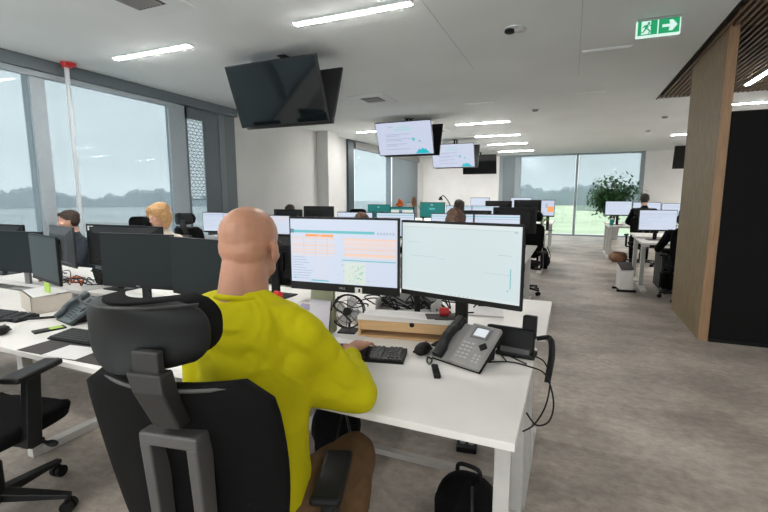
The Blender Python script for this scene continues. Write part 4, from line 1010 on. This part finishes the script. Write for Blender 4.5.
# fan
t_ = thing('desk_fan', 'small black round desk fan under the table screen', 'fan', (-.985, 1.83, .73), R(12))
T_ = Matrix.Translation((0, .03, .105)) @ Matrix.Rotation(R(-12), 4, 'X')
c = MB(); c.T = T_; c.ring((0, -.012, 0), .082, .0045, nrm=(0, 1, 0)); c.ring((0, .022, 0), .082, .003, nrm=(0, 1, 0)); c.ring((0, -.014, 0), .055, .0012, nrm=(0, 1, 0))
for k in range(8):
    a = 2 * PI * k / 8; c.cyl((.015 * math.cos(a), -.018, .015 * math.sin(a)), (.082 * math.cos(a), -.012, .082 * math.sin(a)), .0016, n=6)
c.build('guard', M_blk, t_)
for k in range(4):
    c = MB(); c.T = T_ @ Matrix.Rotation(R(90 * k + 20), 4, 'Y')
    c.loft([[(.012, -.006, -.012), (.012, .006, .012), (.012, .008, .012), (.012, -.004, -.012)], [(.045, -.008, -.030), (.045, .008, .028), (.045, .010, .028), (.045, -.006, -.030)], [(.073, -.004, -.020), (.073, .006, .018), (.073, .008, .018), (.073, -.002, -.020)]]); c.build('blade', M_blade, t_)
c = MB(); c.T = T_; c.cyl((0, -.022, 0), (0, .03, 0), .020, n=20); c.build('motor_hub', M_blk, t_)
MB().cyl((0, .05, .01), (0, .05, .10), .006).build('stem', M_blk, t_); MB().box((0, .03, .005), (.09, .09, .010)).build('base', M_blk, t_, bevel=.003)
tag(MB().box((-.96, 1.80, .7315), (.17, .10, .003), rz=R(-6)).build('paper_sheet', M_paper), 'sheet of white paper lying under the small fan', 'paper')
MB_c = MB().tube([(-.99, 1.76, .93), (-1.02, 1.77, .88), (-.98, 1.79, .84), (-.94, 1.80, .80)], .004).tube([(-.86, 1.77, .90), (-.92, 1.78, .88), (-1.0, 1.79, .90), (-1.05, 1.80, .86), (-1.06, 1.82, .78)], .003)
tag(MB_c.build('monitor_cables', M_blk), 'black cables hanging behind the small desk fan', 'cable')
# flip note stand
t_ = thing('note_stand', 'sage green stand holding a curled pale note pad beside the fan', 'note stand', (-1.11, 1.80, .73), R(4))
MB().prism([(-.02, 0), (.05, 0), (.035, .205), (.012, .21)], -.062, .062, 'x').build('stand', M_sage, t_, bevel=.003)
c = MB(); rr = []
for z, y in ((.006, -.034), (.04, -.030), (.10, -.016), (.14, -.008), (.165, .000)): rr.append([(-.056, y, z), (.056, y, z), (.056, y - .003, z), (-.056, y - .003, z)])
c.loft(rr); c.build('note_pad', mat('lilac_paper', (.58, .56, .62), .8), t_)
# small white calculator-like phone and red item
t_ = thing('card_terminal', 'white desk device with small grey display beside the note stand', 'device', (-1.32, 1.86, .73), R(-8))
c = MB(); c.T = Matrix.Rotation(R(22), 4, 'X'); c.bb(-.065, .065, 0, .16, 0, .03); c.build('body', mat('offwhite_plastic', (.55, .53, .46), .5), t_, bevel=.008)
c = MB(); c.T = Matrix.Rotation(R(22), 4, 'X'); c.bb(-.042, .045, .095, .145, .030, .032); c.build('display', mat('lilac_display', (.30, .27, .36), .25), t_)
c = MB(); c.T = Matrix.Rotation(R(22), 4, 'X')
for r_ in range(3):
    for k in range(5): c.bb(-.05 + k * .021, -.036 + k * .021, .012 + r_ * .022, .026 + r_ * .022, .030, .034)
c.build('keypad', M_grey, t_)
t_ = thing('red_snack_pack', 'red pack with white marks leaning beside the white desk device', 'pack', (-1.43, 1.86, .73), R(-25))
MB().box((0, 0, .085), (.05, .035, .165), rx=R(-14)).build('wrapper', mat('red_wrapper', (.62, .03, .02), .35), t_, bevel=.006)
for zz in (-.04, -.005, .035):
    c = MB(); c.T = Matrix.Translation((0, 0, .085)) @ Matrix.Rotation(R(-14), 4, 'X'); c.ell((0, -.018, zz), (.012, .002, .010)); c.build('white_mark', M_paper, t_)
t_ = thing('pen_holder', 'small dark blue and green desk item beside the curled note pad', 'clip', (-1.05, 1.735, .73), R(40))
MB().box((0, 0, .012), (.05, .022, .024)).build('dark_body', M_navy, t_, bevel=.004); MB().box((.0, -.012, .014), (.02, .004, .012)).build('green_tip', M_teal, t_)
# things on the opposite desk
t_ = thing('cable_pile', 'tangle of dark cables on the opposite desk below the blank screen', 'cables', (-.95, 2.3, .77)); tag(t_, kind='stuff')
c = MB()
for k in range(16):
    p0 = Vector((random.uniform(-.1, .5), random.uniform(-.12, .12), .01)); pts = [p0]
    for j in range(5): pts.append(Vector((pts[-1].x + random.uniform(-.1, .1), max(-.13, min(.13, pts[-1].y + random.uniform(-.08, .08))), random.uniform(.006, .07))))
    c.tube(pts, .004, n=6)
c.build('cables', [M_blk], t_)
tag(MB().box((-.42, 2.4, .775), (.21, .29, .004), rz=R(10)).build('paper_sheet', M_paper), 'sheet of white paper on the opposite desk behind the silver phone', 'paper')
t_ = thing('document_tray', 'pale grey tray on the opposite desk under the two lit monitors', 'tray', (-.80, 2.22, .77), R(0))
MB().bb(-.16, .16, -.10, .12, 0, .006).bb(-.16, -.155, -.10, .12, .006, .07).bb(.155, .16, -.10, .12, .006, .07).bb(-.16, .16, .115, .12, .006, .07).build('tray', mat('grey_tray', (.45, .45, .44), .5), t_)
# left desks
tag(MB().box((-2.14, 1.345, .6612), (.62, .34, .002), rz=R(3)).build('desk_mat', M_dgrey), 'dark grey desk mat at the front of the left desk', 'mat')
tag(MB().box((-2.155, 1.245, .6634), (.21, .148, .001), rz=R(8)).build('paper_sheet', M_paper), 'white sheet of paper on the dark desk mat', 'paper')
t_ = thing('smartphone', 'slim phone with green stripe lying left of the dark mat', 'phone', (-2.645, 1.42, .66), R(-16))
MB().bb(-.035, .035, -.075, .075, 0, .009).build('body', M_blk2, t_, bevel=.004); MB().bb(-.028, .028, .0, .06, .009, .0095).build('green_stripe', M_lime, t_)
t_ = thing('cardboard_box', 'open cream cardboard box on the leftmost desk', 'box', (-3.20, 1.72, .66), R(-18))
c = MB(); c.bb(-.16, .16, -.11, -.105, 0, .11); c.bb(-.16, .16, .105, .11, 0, .11); c.bb(-.16, -.155, -.11, .11, 0, .11); c.bb(.155, .16, -.11, .11, 0, .11); c.bb(-.16, .16, -.11, .11, 0, .004); c.build('carton', M_beige, t_)
MB().box((.0, -.0, .116), (.33, .19, .003), rx=R(3)).build('lid', M_paper, t_)
tag(MB().box((-3.12, 1.69, .812), (.075, .008, .062), rz=R(-10)).build('sticky_note_block', M_lime), 'lime green note standing on the cream cardboard box', 'note')
t_ = thing('orange_toy', 'fluffy orange toy at the left edge below the dark monitor', 'toy', (-3.84, 1.62, .66))
c = MB(); c.ell((0, 0, .06), (.06, .055, .06)); c.ell((0, -.01, .14), (.045, .045, .045)); c.ell((-.03, 0, .185), (.014, .010, .018)); c.ell((.03, 0, .185), (.014, .010, .018)); remesh(c.build('plush_body', M_orange, t_), .006, 3, .5, disp=.02, dscale=.02)
for sx in (-.016, .016): MB().ell((sx, -.053, .15), (.006, .004, .006)).build('eye', M_blk, t_, smooth=True)
tag(MB().tube([(-2.80, 1.62, .675), (-2.90, 1.52, .675), (-3.0, 1.45, .675), (-3.06, 1.38, .675)], .008).build('handset_cord', M_blk), 'black coiled cord stretching left of the blue-grey phone', 'cable')
desk_phone('black desk phone on the opposite desk behind the blue-grey phone', (-3.42, 2.42, .70), R(170), M_blk, M_grey, M_scroff, R(30))
tag(MB().box((-3.02, 2.60, .7525), (.25, .2, .002), rz=R(12), rx=R(18)).bb(-3.1, -3.0, 2.6, 2.66, .701, .74).build('paper_stack', M_paper), 'white papers propped behind the black desk phone', 'paper')
t_ = thing('cable_pile', 'jumble of dark and orange cables under the left dark monitors', 'cables', (-3.5, 2.2, .70)); tag(t_, kind='stuff')
c = MB()
for k in range(14):
    p0 = Vector((random.uniform(-.5, .1), random.uniform(-.1, .1), .01)); pts = [p0]
    for j in range(5): pts.append(Vector((pts[-1].x + random.uniform(-.1, .1), max(-.12, min(.12, pts[-1].y + random.uniform(-.08, .08))), random.uniform(.006, .07))))
    c.tube(pts, .004, n=6, m=k % 5 == 0)
c.build('cables', [M_blk, M_orange], t_)
# things under the desks
def bag(label, loc, rz, s=(.16, .11, .38), mt=M_dkfab):
    t_ = thing('backpack', label, 'bag', loc, rz)
    c = MB(); c.ell((0, 0, s[2] * .42), (s[0], s[1], s[2] * .42)); c.box((0, 0, s[2] * .3), (s[0] * 1.7, s[1] * 1.6, s[2] * .6)); c.ell((0, -s[1] * .6, s[2] * .3), (s[0] * .75, s[1] * .6, s[2] * .25)); remesh(c.build('bag_body', mt, t_), .012, 5, .6, disp=.012)
    MB().tube([(-.05, 0, s[2] * .82), (-.04, 0, s[2] * .95), (.04, 0, s[2] * .95), (.05, 0, s[2] * .82)], .009).build('handle', M_blk, t_)
    MB().tube([(s[0] * .55, -s[1] * .9, s[2] * .15), (s[0] * .5, -s[1] * 1.15, s[2] * .5), (s[0] * .3, -s[1] * .6, s[2] * .85)], .008).build('zip', M_blk2, t_)
    return t_
bag('black backpack standing on the carpet under the desk corner', (-.33, 1.66, 0), R(-10), (.14, .11, .31))
bag('black bag on the floor beneath the keyboard side of the desk', (-1.12, 1.95, 0), R(30), (.14, .10, .36))
tag(MB().tube([(-.85, 1.75, .66), (-.88, 1.72, .5), (-.80, 1.68, .42), (-.68, 1.66, .44), (-.62, 1.68, .56), (-.66, 1.72, .66)], .004).tube([(-.95, 1.8, .66), (-.98, 1.78, .40), (-1.05, 1.8, .12), (-1.1, 1.8, .01)], .004).tube([(-.78, 1.8, .66), (-.9, 1.8, .45), (-1.0, 1.8, .3), (-1.06, 1.82, .02)], .004).build('hanging_cables', M_blk), 'black cables drooping under the main desk', 'cable')
tag(MB().bb(-1.3, -.25, 2.02, 2.06, 0, .03).build('floor_trunking', mat('trunking_grey', (.42, .40, .37), .6)), 'pale strip on the carpet under the main desk', 'trunking')

# ---------------------------------------------------------------- second and third row dressing
def plant(label, loc, h, r, n, leaf, mt, potr=.15, poth=.3, trunk=True, seed=1, name='potted_plant'):
    rn = random.Random(seed); t_ = thing(name, label, 'plant', loc)
    MB().cyl((0, 0, 0), (0, 0, poth), potr * .8, potr, n=24).build('pot', M_pot, t_)
    c = MB(); lf = MB()
    for k in range(9):
        a = rn.uniform(0, 2 * PI); rr = r * rn.uniform(.35, .95); top = Vector((math.cos(a) * rr, math.sin(a) * rr, h * rn.uniform(.55, 1)))
        mid = Vector((top.x * .3, top.y * .3, (poth + top.z) * .5)); pts = [(0, 0, poth - .02), mid, top]; c.tube(pts, h * .006 + .002, n=6)
        for j in range(n // 9):
            t = rn.uniform(.35, 1.05); p = mid.lerp(top, t) + Vector((rn.gauss(0, 1), rn.gauss(0, 1), rn.gauss(0, .8))) * r * .22
            d = Vector((rn.gauss(0, 1), rn.gauss(0, 1), rn.gauss(-.2, .6))).normalized(); s_ = d.cross(Vector((0, 0, 1))).normalized(); L = leaf * rn.uniform(.7, 1.2); u = s_.cross(d)
            lf.poly([p, p + d * L * .45 + s_ * L * .22 + u * L * .04, p + d * L, p + d * L * .45 - s_ * L * .22 + u * L * .04])
    c.build('stems', M_stem, t_); lf.build('foliage', mt, t_)
    return t_
plant('tall leafy green plant by the far window, right of the aisle', (1.30, 16.1, 0), 2.15, .74, 2600, .17, M_green, .2, .45, seed=4)
plant('small yellow-green flowering plant at the aisle end of third row', (-.50, 8.95, .73), .36, .13, 160, .05, M_greenl, .05, .11, seed=5, name='flower_pot')
for k, (x, y, lb) in enumerate(((-3.0, 8.95, 'small leafy plant on the third row desk beside the teal monitor'),)):
    plant(lb, (x, y + .25, .73), .60, .14, 120, .05, M_greenl, .05, .12, seed=9, name='flower_pot')
t_ = thing('orange_toy', 'orange fluffy toy perched above the cream and teal monitor', 'toy', (-3.40, 8.80, 1.181))
c = MB(); c.ell((0, 0, .05), (.09, .05, .05)); c.ell((.01, 0, .11), (.055, .05, .05)); c.ell((-.02, 0, .165), (.015, .012, .02)); remesh(c.build('plush_body', M_orange, t_), .01, 2, .5, disp=.02, dscale=.03)
tag(MB().bb(-3.24, -3.06, 8.79, 8.83, 1.182, 1.26).build('white_card', M_paper), 'white card standing on the cream and teal monitor', 'card')
t_ = thing('wall_clock_toy', 'brown ornament on a stand left of the dark teal monitor', 'ornament', (-3.03, 8.66, .73))
MB().cyl((0, 0, 0), (0, 0, .45), .012).cyl((0, 0, 0), (0, 0, .02), .06).build('stand', M_blk, t_); MB().ell((0, 0, .56), (.05, .05, .11)).build('brown_head', M_brown, t_, smooth=True)
t_ = thing('teal_folder', 'upright teal folder between two lit monitors in the second row', 'folder', (-2.395, 5.42, .73)); MB().bb(-.09, .09, -.02, .02, 0, .49).build('folder', M_teal, t_)
MB().bb(-.05, .05, -.021, -.0205, .3, .34).build('folder_label', M_paper, t_)
desk_phone('black desk phone at the aisle end of the second row', (-.58, 5.15, .73), R(0), M_blk, M_grey, M_scroff)
t_ = thing('desk_fan', 'black pedestal lamp arm rising behind the third row', 'lamp', (-2.35, 9.0, .73))
t_['label'] = 'thin black desk lamp beside the dark teal monitor, third row'; t_.name = 'desk_lamp'
MB().cyl((0, 0, 0), (0, 0, .02), .08).build('lamp_base', M_blk, t_); MB().tube([(0, 0, .02), (.02, 0, .45), (-.12, 0, .68), (-.20, 0, .66)], .010).build('lamp_arm', M_blk, t_); MB().cyl((-.20, 0, .60), (-.20, 0, .67), .05, .02).build('lamp_shade', M_blk, t_)
bag('black bag standing on the floor at the aisle end of third row', (-.46, 9.0, 0), R(90), (.14, .12, .50))
t_ = thing('white_paper_pile', 'pile of white papers below the lit monitor at the left wall', 'paper', (-4.85, 4.95, .73)); c = MB()
for k in range(8): c.box((random.uniform(-.02, .02), random.uniform(-.02, .02), .006 + k * .012), (.30, .21, .011), rz=random.uniform(-.15, .15))
c.build('sheets', M_paper, t_)
# right side, floor things
t_ = thing('cpu_holder', 'small white floor unit with dark slanted top beside the right desks', 'floor unit', (.80, 7.32, 0), R(10))
MB().prism([(-.12, .03), (.12, .03), (.12, .38), (-.10, .31)], -.09, .09, 'x').build('white_body', M_white, t_, bevel=.01)
MB().box((0, -.0, .375), (.17, .22, .02), rx=R(18)).build('dark_top', M_dgrey, t_, bevel=.003)
MB().bb(-.13, .13, -.14, -.09, 0, .03).bb(-.13, .13, .09, .14, 0, .03).build('foot', M_blk, t_, bevel=.004)
t_ = thing('wicker_basket', 'round brown basket on the floor under the plant-side desk', 'basket', (1.0, 10.55, 0))
c = MB(); rr = []
for z, r_ in ((0, .12), (.05, .17), (.12, .18), (.20, .14), (.21, .12), (.12, .15), (.03, .12)): rr.append([(r_ * math.cos(2 * PI * i / 24), r_ * math.sin(2 * PI * i / 24), z) for i in range(24)])
c.loft(rr); c.build('basket', M_brown, t_, smooth=True)
t_ = thing('drinks_cup', 'small teal cup on the desk corner by the tall plant', 'cup', (.86, 10.95, .76)); MB().cyl((0, 0, 0), (0, 0, .14), .035, .045).build('cup', M_teal, t_); MB().cyl((0, 0, .14), (0, 0, .155), .047).build('lid', M_paper, t_)
t_ = thing('pedestal_drawers', 'black drawer pedestal under the desk beside the oak divider', 'drawers', (1.55, 7.7, 0))
MB().bb(-.28, .28, -.25, .28, .03, .60).build('cabinet', M_blk, t_, bevel=.004)
for k in range(3): MB().bb(-.26, .26, -.262, -.25, .06 + k * .18, .22 + k * .18).build('drawer', M_blk2, t_, bevel=.003)
for sx in (-.22, .22): MB().cyl((sx, -.2, 0), (sx, -.2, .03), .03).cyl((sx, .2, 0), (sx, .2, .03), .03).build('caster', M_blk, t_)
